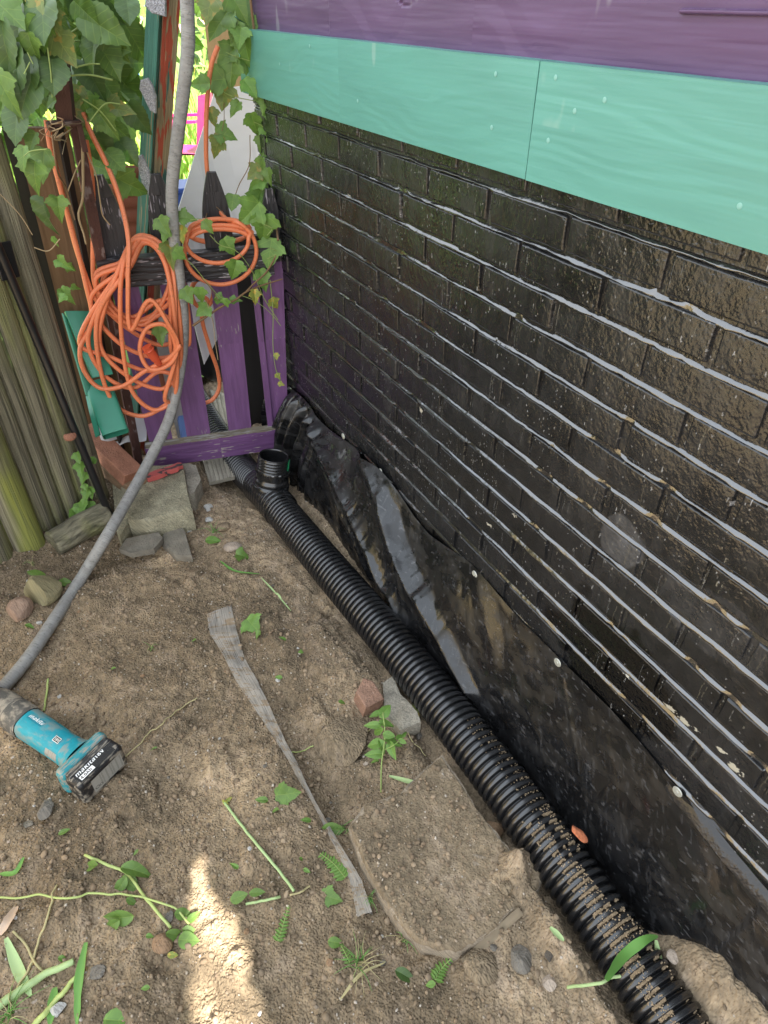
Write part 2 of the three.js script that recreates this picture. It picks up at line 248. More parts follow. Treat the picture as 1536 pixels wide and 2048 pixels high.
{
  const core = boxUV(mergeGeometries([gbox(0.22, 1.6, 3.5, 1, 1, 1).translate(WX + 0.0042 + 0.11, 0.595, -2.33 + 1.75), gbox(0.18, 1.8, 3.5, 1, 1, 1).translate(WX + 0.035 + 0.09, 2.29, -2.33 + 1.75)]), 1);
  { const p = core.attributes.position, uv = core.attributes.uv; for (let i = 0; i < p.count; i++) { const t = wuv(p.getZ(i), p.getY(i)); uv.setXY(i, t[0], t[1]); } }
  const wall = part('brick_wall', local(core, house), blackPaint, house);
  const geos = [], bedPaint = phy({ color: lin(0.016, 0.0155, 0.016), roughness: 0.16, bumpMap: wallBump, bumpScale: 0.0012, ior: 2.33 });
  for (let k = -1; k < 16; k++) { // courses below bed joint k-1
    const yt = JY0 - CO * (k - 1) - 0.0042, yb = JY0 - CO * k + 0.0048, off = (k % 2 === 0) ? 0 : 0.11;
    for (let m = -9; m < 8; m++) {
      const za = -0.747 + off + BR * m + 0.004 + rr(-0.003, 0.003), zb = za + BR - 0.009 + rr(-0.002, 0.002); const a = Math.max(za, Z0), b = Math.min(zb, Z1); if (b - a < 0.03) continue;
      const bow = rr(-0.0012, 0.0022), tilt = rr(-0.0015, 0.0015), s = Math.floor(R() * 999), dy = rr(-0.001, 0.001);
      const UU = [0, 0.008, 0.022, 0.25, 0.5, 0.75, 0.978, 0.992, 1], VV = [0, 0.035, 0.09, 0.5, 0.91, 0.965, 1];
      const g = grid(8, 6, (u, v, i, j) => {
        const edge = (i === 0 || i === 8 || j === 0 || j === 6), uu = UU[i], vv = VV[j];
        const z = mix(a, b, uu), y = mix(yb, yt, vv) + dy, rnd = (i === 1 || i === 7 ? 0.0012 : 0) + (j === 1 || j === 5 ? 0.0012 : 0);
        return V3(WX - 0.0005 - bow + tilt * (vv - 0.5) + rnd + 0.0022 * (fbm(z * 40 + s, y * 40, 2, s % 7) - 0.5) + (edge ? 0.013 : 0), y + 0.0016 * (n2(z * 60 + s, 3) - 0.5), z + 0.0016 * (n2(y * 60 + s, 8) - 0.5));
      }, (u, v, q) => wuv(q.z, q.y));
      g.index.array.reverse(); g.computeVertexNormals();
      part('brick', local(g, house), blackPaint, wall);
    }
  }
  for (let k = -1; k < 16; k++) { // weathered bed joints: the mortar slopes from under the upper brick to the lip of the lower one
    const yc = JY0 - CO * k, prof = [[0.0115, 0.0075], [0.0095, 0.0058], [0.0045, 0.0008], [0.0004, -0.0036], [-0.0008, -0.0062], [0.0022, -0.0082], [0.008, -0.009]], nz = 260;
    const g = grid(nz, prof.length - 1, (u, v, i, j) => {
      const z = mix(Z0, Z1, u), w = (fbm(z * 11 + k * 7, k, 3, 12) - 0.5), w2 = fbm(z * 55 + k * 3, k, 2, 18) - 0.5, fat = 0.72 + 0.95 * (fbm(z * 5 + k * 13, 2, 2, 22) - 0.35), far = mix(0.7, 1.0, sst(-1.9, -0.7, z));
      const gp = sst(0.68, 0.76, fbm(z * 13 + k * 9, k * 2, 3, 91)), rag = 1 + 0.7 * (fbm(z * 34 + k * 5, 4, 2, 93) - 0.5);
      return V3(mix(WX + prof[j][0] * mix(1, fat, 0.35) + 0.0022 * w2, WX + 0.0035 + 0.002 * w2, gp), yc + prof[j][1] * fat * far * rag + 0.006 * w + 0.0016 * w2, z);
    }, (u, v, q) => wuv(q.z, q.y));
    g.index.array.reverse(); g.computeVertexNormals();
    geos.push(g);
  }
  part('mortar', local(mergeGeometries(geos), house), bedPaint, wall);
  // sloped tar fillet at the foot of the near wall
  const fil = grid(90, 4, (u, v) => { const z = mix(-0.36, 0.45, u), k = sst(0, 0.06, u); return V3(mix(WX + 0.004, WX - 0.012 * k - 0.005 * n2(z * 20, 1), v), 0.335 - 0.024 * v - 0.006 * sst(0.9, 1, v) + 0.006 * (n2(z * 26, 4) - 0.5) - 0.04 * sst(-0.3, 0, z) * 0.9, z); }, (u, v, q) => wuv(q.z, q.y)); fil.index.array.reverse(); fil.computeVertexNormals();
  part('tar_fillet', local(fil, house), std({ color: lin(0.02, 0.02, 0.021), roughness: 0.16, bumpMap: wallBump, bumpScale: 0.002 }), house);
}
// painted boards
const grainBump = (s, fx, fy, knots) => tex(1024, 512, (u, v) => {
  let x = u * fx, y = v * fy; const w = fbm(x * 0.6, y * 0.5, 3, s); let g = Math.abs(((y * 2.1 + w * 5) % 1 + 1) % 1 - 0.5) * 2; g = 0.5 + 0.3 * (g - 0.5) * (0.4 + fbm(x, y * 2, 2, s + 3));
  g += 0.25 * (fbm(x * 2, y * 22, 3, s + 7) - 0.5); for (const [kx, ky, kr, kd] of knots) { const d = Math.hypot((u - kx) * fx / fy * 1.2, v - ky) / kr; if (d < 1) g -= kd * (1 - d * d); } return g;
}, false);
const brush = (r, g, b, s, va = 0.14) => tex(512, 512, (u, v) => { const k = 1 + va * (fbm(u * 5, v * 34, 3, s, 0) - 0.5) + va * 0.9 * (fbm(u * 4, v * 4, 3, s + 9) - 0.5); const sc = sst(0.76, 0.84, fbm(u * 26, v * 9, 3, s + 21)); return [mix(r * k, 0.55, sc * 0.18), mix(g * k, 0.6, sc * 0.18), mix(b * k, 0.55, sc * 0.18)]; });
const tealMat = phy({ map: brush(0.105, 0.305, 0.258, 5, 0.17), bumpMap: grainBump(21, 5, 18, []), bumpScale: 0.0015, roughness: 0.42 });
const tealMat2 = phy({ map: brush(0.105, 0.305, 0.258, 9, 0.17), bumpMap: grainBump(43, 4, 22, [[0.2, 0.3, 0.05, 0.3]]), bumpScale: 0.0014, roughness: 0.42 });
const purpleMat = phy({ map: brush(0.1, 0.05, 0.125, 15, 0.25), bumpMap: grainBump(61, 4, 8, [[0.05, 0.82, 0.06, 0.9]]), bumpScale: 0.005, roughness: 0.5 });
{
  const BX = 0.782, th = 0.042, yb = 1.2465, yt = 1.409, zs = onX(1066, 236, BX).z;
  const board = (za, zb, y0, y1, x0, t, name, mat, seed, nz = 40) => {
    const g = boxUV(jitter(gbox(t, y1 - y0, zb - za, 2, 6, nz), 0.0009, 9, seed), 0.9).translate(x0 + t / 2, (y0 + y1) / 2, (za + zb) / 2); return part(name, local(g, house), mat, house);
  };
  const b1 = board(-2.36, zs - 0.0012, yb, yt, BX, th, 'skirting_board', tealMat, 3), b2 = board(zs + 0.0012, 1.17, yb - 0.0005, yt, BX - 0.0006, th, 'skirting_board', tealMat2, 8);
  const nails = [[992, 148, b1], [984, 255, b1], [716, 202, b1], [560, 128, b1], [620, 92, b1], [1112, 155, b2], [1097, 281, b2], [1150, 222, b2], [1480, 412, b2], [1210, 200, b2]];
  const nailM = std({ color: lin(0.2, 0.42, 0.37), roughness: 0.5 }), ng = new THREE.SphereGeometry(0.0038, 12, 6, 0, Math.PI * 2, 0, Math.PI / 2).scale(1, 0.14, 1).rotateZ(Math.PI / 2);
  for (const [px, py, b] of nails) { const q = onX(px, py, BX); part('nail_head', local(ng.clone().translate(BX - 0.0008, q.y, q.z), house), nailM, b); }
  const PXX = 0.816, zj = onX(947, 50, PXX).z;
  const tear = (za, zb, y0, y1, x0, seed) => { const g = boxUV(gbox(0.02, y1 - y0, zb - za, 1, 48, 260).translate(0, 0, 0), 0.8); const p = g.attributes.position; for (let i = 0; i < p.count; i++) if (p.getX(i) < 0) { const z = p.getZ(i) + (za + zb) / 2, y = p.getY(i); const c = Math.abs(fbm(z * 3.2, 1, 3, seed) - 0.5 + (y + 0.01) * 5), rip = fbm(z * 7, y * 30, 3, seed + 4) - 0.5; p.setX(i, p.getX(i) + 0.0016 * (fbm(z * 3, y * 70, 3, seed + 4) - 0.5) + 0.0045 * (1 - sst(0.0, 0.022, c)) * sst(0.5, 0.6, n2(z * 4, seed)) + 0.0004 * sst(0.5, 0.62, fbm(z * 2.4, y * 26, 3, seed + 9))); } g.computeVertexNormals(); g.translate(x0 + 0.01, (y0 + y1) / 2, (za + zb) / 2); return part('wall_board', local(g, house), purpleMat, house); };
  tear(-2.36, zj - 0.001, yt - 0.03, 1.60, PXX, 5); tear(zj + 0.001, 1.17, yt - 0.03, 1.598, PXX - 0.002, 12);
  for (const k of [0, 1, 2, 3, 4, 5, 6]) board(-2.36, 1.17, 1.6 + k * 0.2, 1.78 + k * 0.2, PXX - 0.012 + 0.0, 0.022, 'wall_board', purpleMat, 40 + k, 4);
  const lump = rbox(0.008, 0.006, 0.3, 0.003, 3).translate(PXX - 0.004, onX(1490, 25, PXX).y, onX(1490, 25, PXX).z + 0.06); part('caulk_bead', local(boxUV(lump), house), purpleMat, house);
  part('corner_board', local(boxUV(rbox(0.03, 1.5, 0.07, 0.004)).translate(BX + 0.006, yt + 0.76, -2.35), house), tealMat, house);
  const roof = boxUV(gbox(1.4, 0.1, 3.9, 1, 1, 1).rotateZ(-0.25).translate(WX + 0.62, 3.22, -0.6)); part('roof', local(roof, house), std({ color: lin(0.06, 0.055, 0.05), roughness: 0.9 }), house);
}
// ---------------------------------------------------------------- membrane, pipe
{
  const top = [[575, 770], [610, 800], [650, 850], [720, 905], [763, 938], [850, 1060], [951, 1138], [1040, 1240], [1117, 1315], [1240, 1440], [1357, 1580], [1450, 1700], [1536, 1800]].map(p => onX(p[0], p[1], 0.8)).map(q => [q.z, q.y]);
  const yTop = z => { if (z <= top[0][0]) return top[0][1] - 0.02; for (let i = 1; i < top.length; i++) if (z <= top[i][0]) { const t = (z - top[i - 1][0]) / (top[i][0] - top[i - 1][0]); return mix(top[i - 1][1], top[i][1], t * t * (3 - 2 * t)); } return top[12][1] - 0.02; };
  const ridge = (z, v, z0, v0, z1, v1, w, h) => { const dz = z1 - z0, dv = (v1 - v0) * 0.33, L = dz * dz + dv * dv; let t = ((z - z0) * dz + (v - v0) * 0.33 * dv) / L; const tt = clamp(t, 0, 1), ex = (z - z0) - tt * dz, ey = (v - v0) * 0.33 - tt * dv; const q = Math.sqrt(ex * ex + ey * ey + 4e-6) / w; return h * Math.exp(-q * 1.15); };
  const S = (u, v) => {
    const z = mix(-2.30, 0.4, u), yt = yTop(z), far = 1 - sst(-2.1, -1.75, z), near = sst(-1.0, -0.55, z);
    const xb = Math.max(0.70, pipeAt(z)[0] + 0.066) + 0.010 * (n2(z * 14, 2) - 0.5);
    const yb = Math.min(0.03, ground(0.72, z)) - 0.02 + 0.03 * far;
    let x = mix(0.8025, xb, Math.pow(v, mix(0.85, 1.15, near))), y = mix(yt, yb, v);
    const hang = sst(0, 0.12, v);
    let o = 0.022 * Math.sin(v * Math.PI) * (1 - near * 0.6);
    o += ridge(z, v, -1.95, 0.1, -1.12, 0.82, 0.03, 0.034) + ridge(z, v, -1.56, 0.02, -0.82, 0.72, 0.032, 0.034) + ridge(z, v, -1.78, 0.3, -1.35, 0.85, 0.014, 0.016) + ridge(z, v, -1.4, 0.12, -1.0, 0.6, 0.012, 0.012) + ridge(z, v, -1.32, 0.1, -0.7, 0.75, 0.03, -0.008);
    o += far * (0.02 * Math.sin(z * 95 + v * 2) + 0.01 * Math.sin(z * 170 + 2 + v * 3)) * hang;                                     // pleats at the gathered end
    const al = z * 0.75 + v * 0.33 * 0.9, ac = z * 0.8 - v * 0.33 * 0.9;
    o += (1 - near) * hang * (0.008 * (fbm(ac * 20, al * 2.0, 2, 7) - 0.5) + 0.002 * (fbm(ac * 60 + 4, al * 12, 3, 17) - 0.5));
    o += near * hang * (0.005 * (fbm(z * 6, v * 2.5, 2, 27) - 0.5) + 0.002 * (fbm(z * 45 - v * 9, v * 6, 3, 37) - 0.5) + ridge(z, v, -0.62, 0.1, -0.36, 0.85, 0.0035, 0.0035) + ridge(z, v, -0.48, 0.15, -0.26, 0.75, 0.003, 0.003) + ridge(z, v, -0.66, 0.45, -0.44, 0.95, 0.004, 0.004));
    if (v < 0.1) o += 0.006 * (n2(z * 22, 5)) * sst(0.1, 0.0, v) * 0.6;
    x -= o; y += o * 0.35;
    return V3(Math.min(x, 0.8035), y, z);
  };
  const rgh = tex(1024, 256, (u, v) => { const k = fbm(u * 60 + v * 4, v * 14 - u * 10, 4, 3); return [1, 0.14 + 0.30 * sst(0.35, 0.7, k), 0]; }, false);
  const col = tex(2048, 512, (u, v) => { const k = fbm(u * 40 + v * 3, v * 10 - u * 12, 4, 13), st = fbm((u * 60 - v * 5) * 6, (v * 14 + u * 50), 3, 33); let c = 0.008 + 0.007 * sst(0.45, 0.75, k) + 0.035 * sst(0.62, 0.78, st) * fbm(u * 300, v * 160, 2, 44) + 0.04 * sst(0.74, 0.82, fbm(u * 200, v * 60, 2, 5)); return [c, c * 0.985, c * 1.03]; });
  const sheet = thing('plastic_sheet', 'black plastic membrane draped down the foot of the brick wall behind the pipe', 'plastic sheet', null, V3(0.74, 0, -1));
  const g = grid(620, 90, S); g.index.array.reverse(); g.computeVertexNormals();
  part('sheet', local(g, sheet), phy({ map: col, roughness: 1, roughnessMap: rgh, ior: 1.6 }), sheet);
  const cap = mergeGeometries([new THREE.CylinderGeometry(0.0095, 0.0105, 0.0018, 28), new THREE.CylinderGeometry(0.0035, 0.0042, 0.0032, 14).translate(0, 0.001, 0), ...[0, 1, 2, 3, 4, 5].map(i => new THREE.CylinderGeometry(0.0011, 0.0011, 0.0024, 8).translate(0.0066 * Math.cos(i * 1.047), 0.0004, 0.0066 * Math.sin(i * 1.047)))].map(q => q.toNonIndexed())).rotateZ(Math.PI / 2);
  const capM = std({ color: lin(0.5, 0.5, 0.44), roughness: 0.45, metalness: 0.35 });
  for (const [px, py] of [[763, 943], [951, 1148], [1117, 1324], [1357, 1582], [688, 872], [612, 812]]) { const q = onX(px, py, 0.797); part('washer', local(cap.clone().translate(0.7935, q.y, q.z), sheet), capM, sheet); }
}
const pipeMat = phy({ color: lin(0.012, 0.012, 0.013), roughness: 0.24, ior: 1.75, roughnessMap: tex(256, 256, (u, v) => [1, 0.75 + 0.6 * fbm(u * 12, v * 12, 4, 2, 12), 0], false) });
function corrugated(pts, ro, ri, pitch, rad = 44, prof) { // pts Vector3[]
  const c = new THREE.CatmullRomCurve3(pts, false, 'centripetal'), L = c.getLength(), n = Math.round(L / pitch);
  const P = prof || [[0, 0], [0.07, 0], [0.15, 0.5], [0.23, 0.84], [0.36, 0.98], [0.5, 1], [0.64, 0.98], [0.77, 0.84], [0.85, 0.5], [0.93, 0]], seg = n * P.length;
  c.arcLengthDivisions = 900; const fr = c.computeFrenetFrames(200, false), p = [], id = [], uv = [];
  for (let i = 0; i <= seg; i++) {
    const cyc = Math.floor(i / P.length), f = P[i % P.length], t = Math.min(1, (cyc + f[0]) / n), q = c.getPointAt(t), k = Math.min(200, Math.round(t * 200)), T = c.getTangentAt(t), X = V3(0, 1, 0).cross(T).normalize(), Y = T.clone().cross(X), rad0 = mix(ri, ro, f[1]);
    for (let j = 0; j <= rad; j++) { const a = j / rad * 2 * Math.PI, cx = Math.cos(a) * rad0, cy = Math.sin(a) * rad0; p.push(q.x + X.x * cx + Y.x * cy, q.y + X.y * cx + Y.y * cy, q.z + X.z * cx + Y.z * cy); uv.push(t * L * 4, j / rad); }
  }
  for (let i = 0; i < seg; i++) for (let j = 0; j < rad; j++) { const a = i * (rad + 1) + j, b = a + rad + 1; id.push(a, a + 1, b, b, a + 1, b + 1); }
  return geoOf(p, id, uv);
}
const PR = 0.060, PRI = 0.0505, PITCHM = 0.0182;
{
  const dp = thing('drain_pipe', 'long black corrugated drain pipe lying along the wall with an upright branch', 'pipe', null, V3(0.59, 0, -1.2));
  const pts = []; for (let z = -4.1; z <= 0.24; z += 0.08) { const [x, y] = pipeAt(z); pts.push(V3(x + 0.0025 * Math.sin(z * 5), y, z)); }
  part('pipe', local(corrugated(pts, PR, PRI, PITCHM), dp), pipeMat, dp);
  // wye fitting
  const zc = -1.9, [cx, cy] = pipeAt(zc), tee = new THREE.Group(); tee.name = 'branch_fitting'; dp.add(tee); tee.position.set(cx, cy, zc).sub(dp.position);
  const ax = V3(0.19, 0.98, -0.02).normalize(), Q = new THREE.Quaternion().setFromUnitVectors(V3(0, 1, 0), ax);
  const ring = (y, r) => new THREE.Vector2(r, y);
  const body = [], pr = []; for (let i = 0; i < 4; i++) { const y = 0.112 + i * 0.0105; pr.push(ring(y, 0.046), ring(y + 0.002, 0.049), ring(y + 0.006, 0.049), ring(y + 0.008, 0.046)); }
  body.push(new THREE.LatheGeometry([ring(0.02, 0.047), ring(0.055, 0.047), ring(0.058, 0.054), ring(0.066, 0.0555), ring(0.073, 0.053), ring(0.076, 0.05), ring(0.084, 0.0495), ring(0.088, 0.051), ring(0.108, 0.051), ring(0.11, 0.047), ...pr, ring(0.155, 0.0475), ring(0.157, 0.0465), ring(0.156, 0.0435), ring(0.15, 0.0425), ring(0.142, 0.044), ring(0.134, 0.0422), ring(0.126, 0.044), ring(0.118, 0.0422), ring(0.1, 0.042), ring(0.03, 0.042)], 48));
  for (let i = 0; i < 40; i++) { const a = i / 40 * Math.PI * 2; body.push(new THREE.BoxGeometry(0.0016, 0.019, 0.002).rotateX(0.5).translate(0, 0.098, 0.0512).rotateY(a)); }
  const up = mergeGeometries(body.map(b => b.toNonIndexed())); up.scale(1.1, 1.08, 1.1); up.applyQuaternion(Q); part('branch', up, pipeMat, tee);
  // wider sleeve round the run of the pipe
  const sl = []; for (let i = 0; i < 11; i++) { const z = zc - 0.11 + i * 0.021; const [x, y] = pipeAt(z); sl.push(V3(x, y, z)); }
  const sg = corrugated(sl, PR + 0.0045, PR + 0.0005, 0.021, 44, [[0, 0.2], [0.08, 0.2], [0.2, 1], [0.8, 1], [0.92, 0.2]]); sg.translate(-cx, -cy, -zc); part('sleeve', sg, pipeMat, tee);
  const col = new THREE.LatheGeometry([ring(0.04, 0.066), ring(0.052, 0.066), ring(0.058, 0.063), ring(0.062, 0.057)], 40); col.applyQuaternion(Q); part('collar', col, pipeMat, tee);
  const lab = rbox(0.0225, 0.036, 0.0022, 0.001, 1).translate(0, 0.14, 0.0558).rotateY(1.02); lab.applyQuaternion(Q); part('green_tag', lab, std({ color: lin(0.01, 0.35, 0.13), roughness: 0.4 }), tee);
  for (const a of [0.1, -0.35]) { const d = rbox(0.009, 0.004, 0.002, 0.0008, 1).translate(0, 0.1155, 0.0573).rotateY(a); d.applyQuaternion(Q); part('slot_mark', d, std({ color: lin(0.3, 0.3, 0.3), roughness: 0.6 }), tee); }
}
{ // sand caught in the grooves of the pipe
  const n = 16000, geo = new THREE.IcosahedronGeometry(1, 0), m = new THREE.InstancedMesh(geo, std({ roughness: 1 }), n), M = new THREE.Matrix4(), q = new THREE.Quaternion(), c = new THREE.Color(); let k = 0; m.castShadow = m.receiveShadow = true;
  // matches the spacing of the ribs
  let L = 0; const zs = []; { let prev = null; for (let z = -4.1; z <= 0.24; z += 0.01) { const [x, y] = pipeAt(z); const p = V3(x, y, z); if (prev) L += p.distanceTo(prev); zs.push([L, z]); prev = p; } }
  while (k < n) {
    const z = -0.75 + 0.8 * Math.pow(R(), 0.75), [x, y] = pipeAt(z), near = sst(-0.55, -0.42, z), far = 1 - near;
    const a = far > 0.5 ? rr(-0.2, 0.9) : rr(-0.75, 0.55); // angle from the top towards the wall
    const mask = fbm(a * 2.2 + 3, z * 9, 2, 8) - 0.5; if (far > 0.5 ? R() > 0.03 : mask < -0.06 + 0.25 * R() * Math.abs(a)) continue;
    const cyc = (((z + 4.1) / 4.335 * Math.round(L / PITCHM)) % 1 + 1) % 1; const groove = cyc < 0.15 || cyc > 0.85; if (!groove && R() < 0.985) continue;
    const lift = groove ? PRI + R() * 0.0062 : PR + 0.0006, s = rr(0.0007, 0.0019); q.setFromEuler(new THREE.Euler(R() * 6, R() * 6, 0));
    M.compose(V3(x + Math.sin(a) * lift, y + Math.cos(a) * lift, z), q, V3(s, s, s)); m.setMatrixAt(k, M); const v = rr(0.7, 1.25); c.setRGB(0.33 * v, 0.245 * v, 0.155 * v); m.setColorAt(k, c); k++;
  }
  m.name = numbered('sand'); scene.add(m); tag(m, 'pale sand caught in the grooves on top of the black drain pipe', 'sand', null, 'stuff');
}
// ---------------------------------------------------------------- leaves
const half = { ivy: [[0, 0.06], [0.1, -0.02], [0.24, -0.01], [0.33, 0.08], [0.32, 0.14], [0.46, 0.2], [0.5, 0.3], [0.56, 0.42], [0.43, 0.42], [0.41, 0.49], [0.31, 0.5], [0.29, 0.58], [0.24, 0.64], [0.21, 0.75], [0.12, 0.84], [0, 1]],
  oval: [[0, 0], [0.12, 0.05], [0.22, 0.15], [0.29, 0.3], [0.3, 0.45], [0.25, 0.62], [0.17, 0.78], [0.07, 0.92], [0, 1]],
  big: [[0, 0], [0.15, -0.03], [0.28, 0.04], [0.35, 0.13], [0.345, 0.17], [0.41, 0.24], [0.4, 0.29], [0.435, 0.36], [0.41, 0.41], [0.43, 0.47], [0.38, 0.52], [0.385, 0.58], [0.32, 0.63], [0.31, 0.69], [0.23, 0.74], [0.2, 0.81], [0.11, 0.87], [0, 1]],
  blade: [[0, 0], [0.03, 0.02], [0.045, 0.2], [0.05, 0.5], [0.04, 0.8], [0, 1]] };
function leafGeo(kind, fold = 0.25, curl = 0.25, s = 1) {
  const H = half[kind], p = [], id = [], uv = [], n = H.length, mid = 7;
  for (const sd of [1, -1]) { // strips from the midrib to the margin
    const o = p.length / 3;
    for (let i = 0; i < n; i++) for (const k of [0, 0.5, 1]) {
      const x = H[i][0] * k * sd, y = k === 0 ? clamp(H[i][1], 0, 1) : mix(clamp(H[i][1], 0, 1), H[i][1], k);
      const w = 0.05 * (n2(x * 6 + s * 3, y * 6 + s, s) - 0.5) * (0.3 + Math.abs(x) * 3);
      p.push(x, y, fold * Math.abs(x) - curl * y * y * 0.6 - 0.5 * curl * x * x + w); uv.push(x + 0.5, y * 0.96 + 0.02);
    }
    for (let i = 0; i < n - 1; i++) for (let k = 0; k < 2; k++) { const a = o + i * 3 + k, b = a + 3; sd > 0 ? id.push(a, a + 1, b, a + 1, b + 1, b) : id.push(a, b, a + 1, a + 1, b, b + 1); }
  }
  return mergeVertices(geoOf(p, id, uv));
}
const segD = (x, y, a, b, c, d) => { const dx = c - a, dy = d - b, t = clamp(((x - a) * dx + (y - b) * dy) / (dx * dx + dy * dy)); return Math.hypot(x - a - t * dx, y - b - t * dy); };
const veins = (palm, s, brown) => tex(192, 192, (u, v) => {
  const x = u - 0.5, y = v, V = palm ? [[0, 0, 0, 1], [0, 0.06, 0.5, 0.4], [0, 0.06, -0.5, 0.4], [0, 0.06, 0.3, 0.05], [0, 0.06, -0.3, 0.05], [0, 0.4, 0.25, 0.6], [0, 0.4, -0.25, 0.6], [0, 0.65, 0.12, 0.8], [0, 0.65, -0.12, 0.8]] : [[0, 0, 0, 1], ...[0.1, 0.25, 0.4, 0.55, 0.7].flatMap(k => [[0, k, 0.42 - k * 0.2, k + 0.22], [0, k, -0.42 + k * 0.2, k + 0.22]])];
  let d = 9; V.forEach((q, i) => { d = Math.min(d, segD(x, y, ...q) * (i ? 1.5 : 1)); });
  const n = fbm(u * 7, v * 7, 3, s), k = 0.82 + 0.4 * (n - 0.5), w = 1 - sst(0.004, 0.016, d); let c = [k + w * 0.45, k + w * 0.28, k + w * 0.3];
  const b = brown * sst(0.6, 0.68, fbm(u * 5 + 7, v * 5, 3, s + 40)); return [mix(c[0], 2.6, b) * 0.62, mix(c[1], 0.95, b) * 0.62, mix(c[2], 0.8, b) * 0.62];
});
const vPalm = veins(true, 3, 0), vPalmB = veins(true, 8, 0.75), vPin = veins(false, 5, 0);
const leafM = (r, g, b, map, rough = 0.55, tr = 0.22) => phy({ color: lin(r * 1.6, g * 1.6, b * 1.6), map, roughness: rough, transmission: tr, thickness: 0, side: THREE.DoubleSide });
const LM = { bright: leafM(0.17, 0.33, 0.055, vPalm), mid: leafM(0.15, 0.275, 0.045, vPalm), dark: leafM(0.08, 0.155, 0.035, vPin, 0.5), blotch: leafM(0.19, 0.26, 0.055, vPalmB), yellow: leafM(0.34, 0.4, 0.07, vPalmB), pin: leafM(0.135, 0.245, 0.038, vPin, 0.5), grass: leafM(0.1, 0.23, 0.045, null, 0.6), straw: leafM(0.3, 0.26, 0.13, null, 0.7, 0.1) };
const LG = {}; for (const k of ['ivy', 'oval', 'big']) LG[k] = [0, 1, 2, 3].map(i => leafGeo(k, 0.15 + 0.12 * i, 0.1 + 0.22 * i, i + 1));
const CAMR = V3(Math.cos(YAW), 0, Math.sin(YAW)), OUT = V3(-0.42, 0.45, 0.79).normalize();
function leafAt(parent, kind, mat, p, size, ang, opt = {}) { // ang: where the tip points as seen from the path, 0 = right, 90 = down
  const r = opt.r || R, a = ang * D2R, tip = CAMR.clone().multiplyScalar(Math.cos(a)).add(V3(0, -Math.sin(a), 0)), nrm = (opt.n || OUT).clone().add(V3(rr(-1, 1, r), rr(-1, 1, r), rr(-1, 1, r)).multiplyScalar(opt.jit ?? 0.35)).normalize();
  const x = tip.clone().cross(nrm).normalize(), y = nrm.clone().cross(x).normalize();
  const m = part('leaf', LG[kind][Math.floor(r() * 4)], mat, parent);
  m.quaternion.setFromRotationMatrix(new THREE.Matrix4().makeBasis(x, y, nrm)); m.scale.set(size * rr(0.75, 1.15, r), size * rr(0.9, 1.1, r), size * rr(0.6, 1.8, r));
  m.position.copy(p).sub(parent.position).addScaledVector(y, -size * 0.45); return m;
}
function leafCloud(n, f, kind, size, nrmBias, seed) { // merged leaves of a far or unseen crown
  const r = rngOf(seed), G = LG[kind], list = [], M = new THREE.Matrix4();
  for (let i = 0; i < n; i++) { const q = f(r); if (!q) continue; const nr = V3(rr(-1, 1, r), rr(-1, 1, r), rr(-1, 1, r)).addScaledVector(nrmBias, 1).normalize(), t = V3(rr(-1, 1, r), rr(-1, 0.4, r), rr(-1, 1, r)), x = t.cross(nr).normalize(), y = nr.clone().cross(x), s = size * rr(0.7, 1.3, r); M.makeBasis(x, y, nr).scale(V3(s, s, s)).setPosition(q.clone().addScaledVector(y, -s * 0.5)); list.push(G[Math.floor(r() * 4)].clone().applyMatrix4(M)); }
  return mergeGeometries(list);
}
// ---------------------------------------------------------------- the tall tree behind the viewer that keeps the path in shade
{
  const t = thing('shade_tree', 'tall leafy tree standing past the near end of the house', 'tree', null, V3(2.0, 0, 5.6));
  const gap = [[-0.035, -0.775], [0.0, -0.77], [0.012, -0.62], [0.03, -0.42], [0.05, -0.1], [-0.22, -0.1], [-0.135, -0.46], [-0.078, -0.64]];
  const inGap = (x, z, m) => { let s = false, dm = 9; for (let i = 0, j = gap.length - 1; i < gap.length; j = i++) { const [a, b] = gap[i], [c, d] = gap[j]; if ((b > z) !== (d > z) && x < (c - a) * (z - b) / (d - b) + a) s = !s; dm = Math.min(dm, segD(x, z, a, b, c, d)); } return s || dm < m; };
  const leaves = leafCloud(8200, r => { const x = rr(-0.72, 2.0, r), z = rr(-3.75, 1.5, r), d = Math.pow(Math.abs((x - 0.62) / 1.32), 3) + Math.pow(Math.abs((z + 1.15) / 2.58), 3) + 0.2 * (n2(x * 3, z * 3) - 0.5); if (d > 1) return null; if (inGap(x, z, 0.11)) return null; const k = rr(8.6, 10.6, r); return V3(x, 0, z).addScaledVector(SUN, k); }, 'big', 0.19, SUN, 77);
  const fine = leafCloud(2300, r => { const x = rr(-0.42, 0.32, r), z = rr(-1.1, 0.12, r); if (inGap(x, z, 0.018)) return null; return V3(x, 0, z).addScaledVector(SUN, rr(3.0, 3.5, r)); }, 'big', 0.075, SUN, 78);
  part('crown', local(mergeGeometries([leaves, fine]), t), LM.dark, t);
  const bark = std({ color: lin(0.09, 0.07, 0.05), roughness: 1 });
  part('trunk', local(tube([V3(2.0, -0.05, 5.6), V3(1.95, 2.2, 5.5), V3(2.0, 4.4, 5.4), V3(1.9, 7.6, 5.2)], q => 0.2 * (1 - 0.6 * q), 30, 14), t), bark, t);
  for (const e of [[0.9, 7.2, 5.0], [2.6, 7.4, 6.2], [1.6, 7.9, 6.2], [2.4, 6.8, 4.0], [0.85, 2.5, 1.6]]) part('limb', local(tube([V3(1.96, 3.0, 5.47), V3((1.96 + e[0]) / 2, (3 + e[1]) / 2 + 0.6, (5.47 + e[2]) / 2), V3(...e)], q => 0.07 * (1 - 0.7 * q), 16, 8), t), bark, t);
}
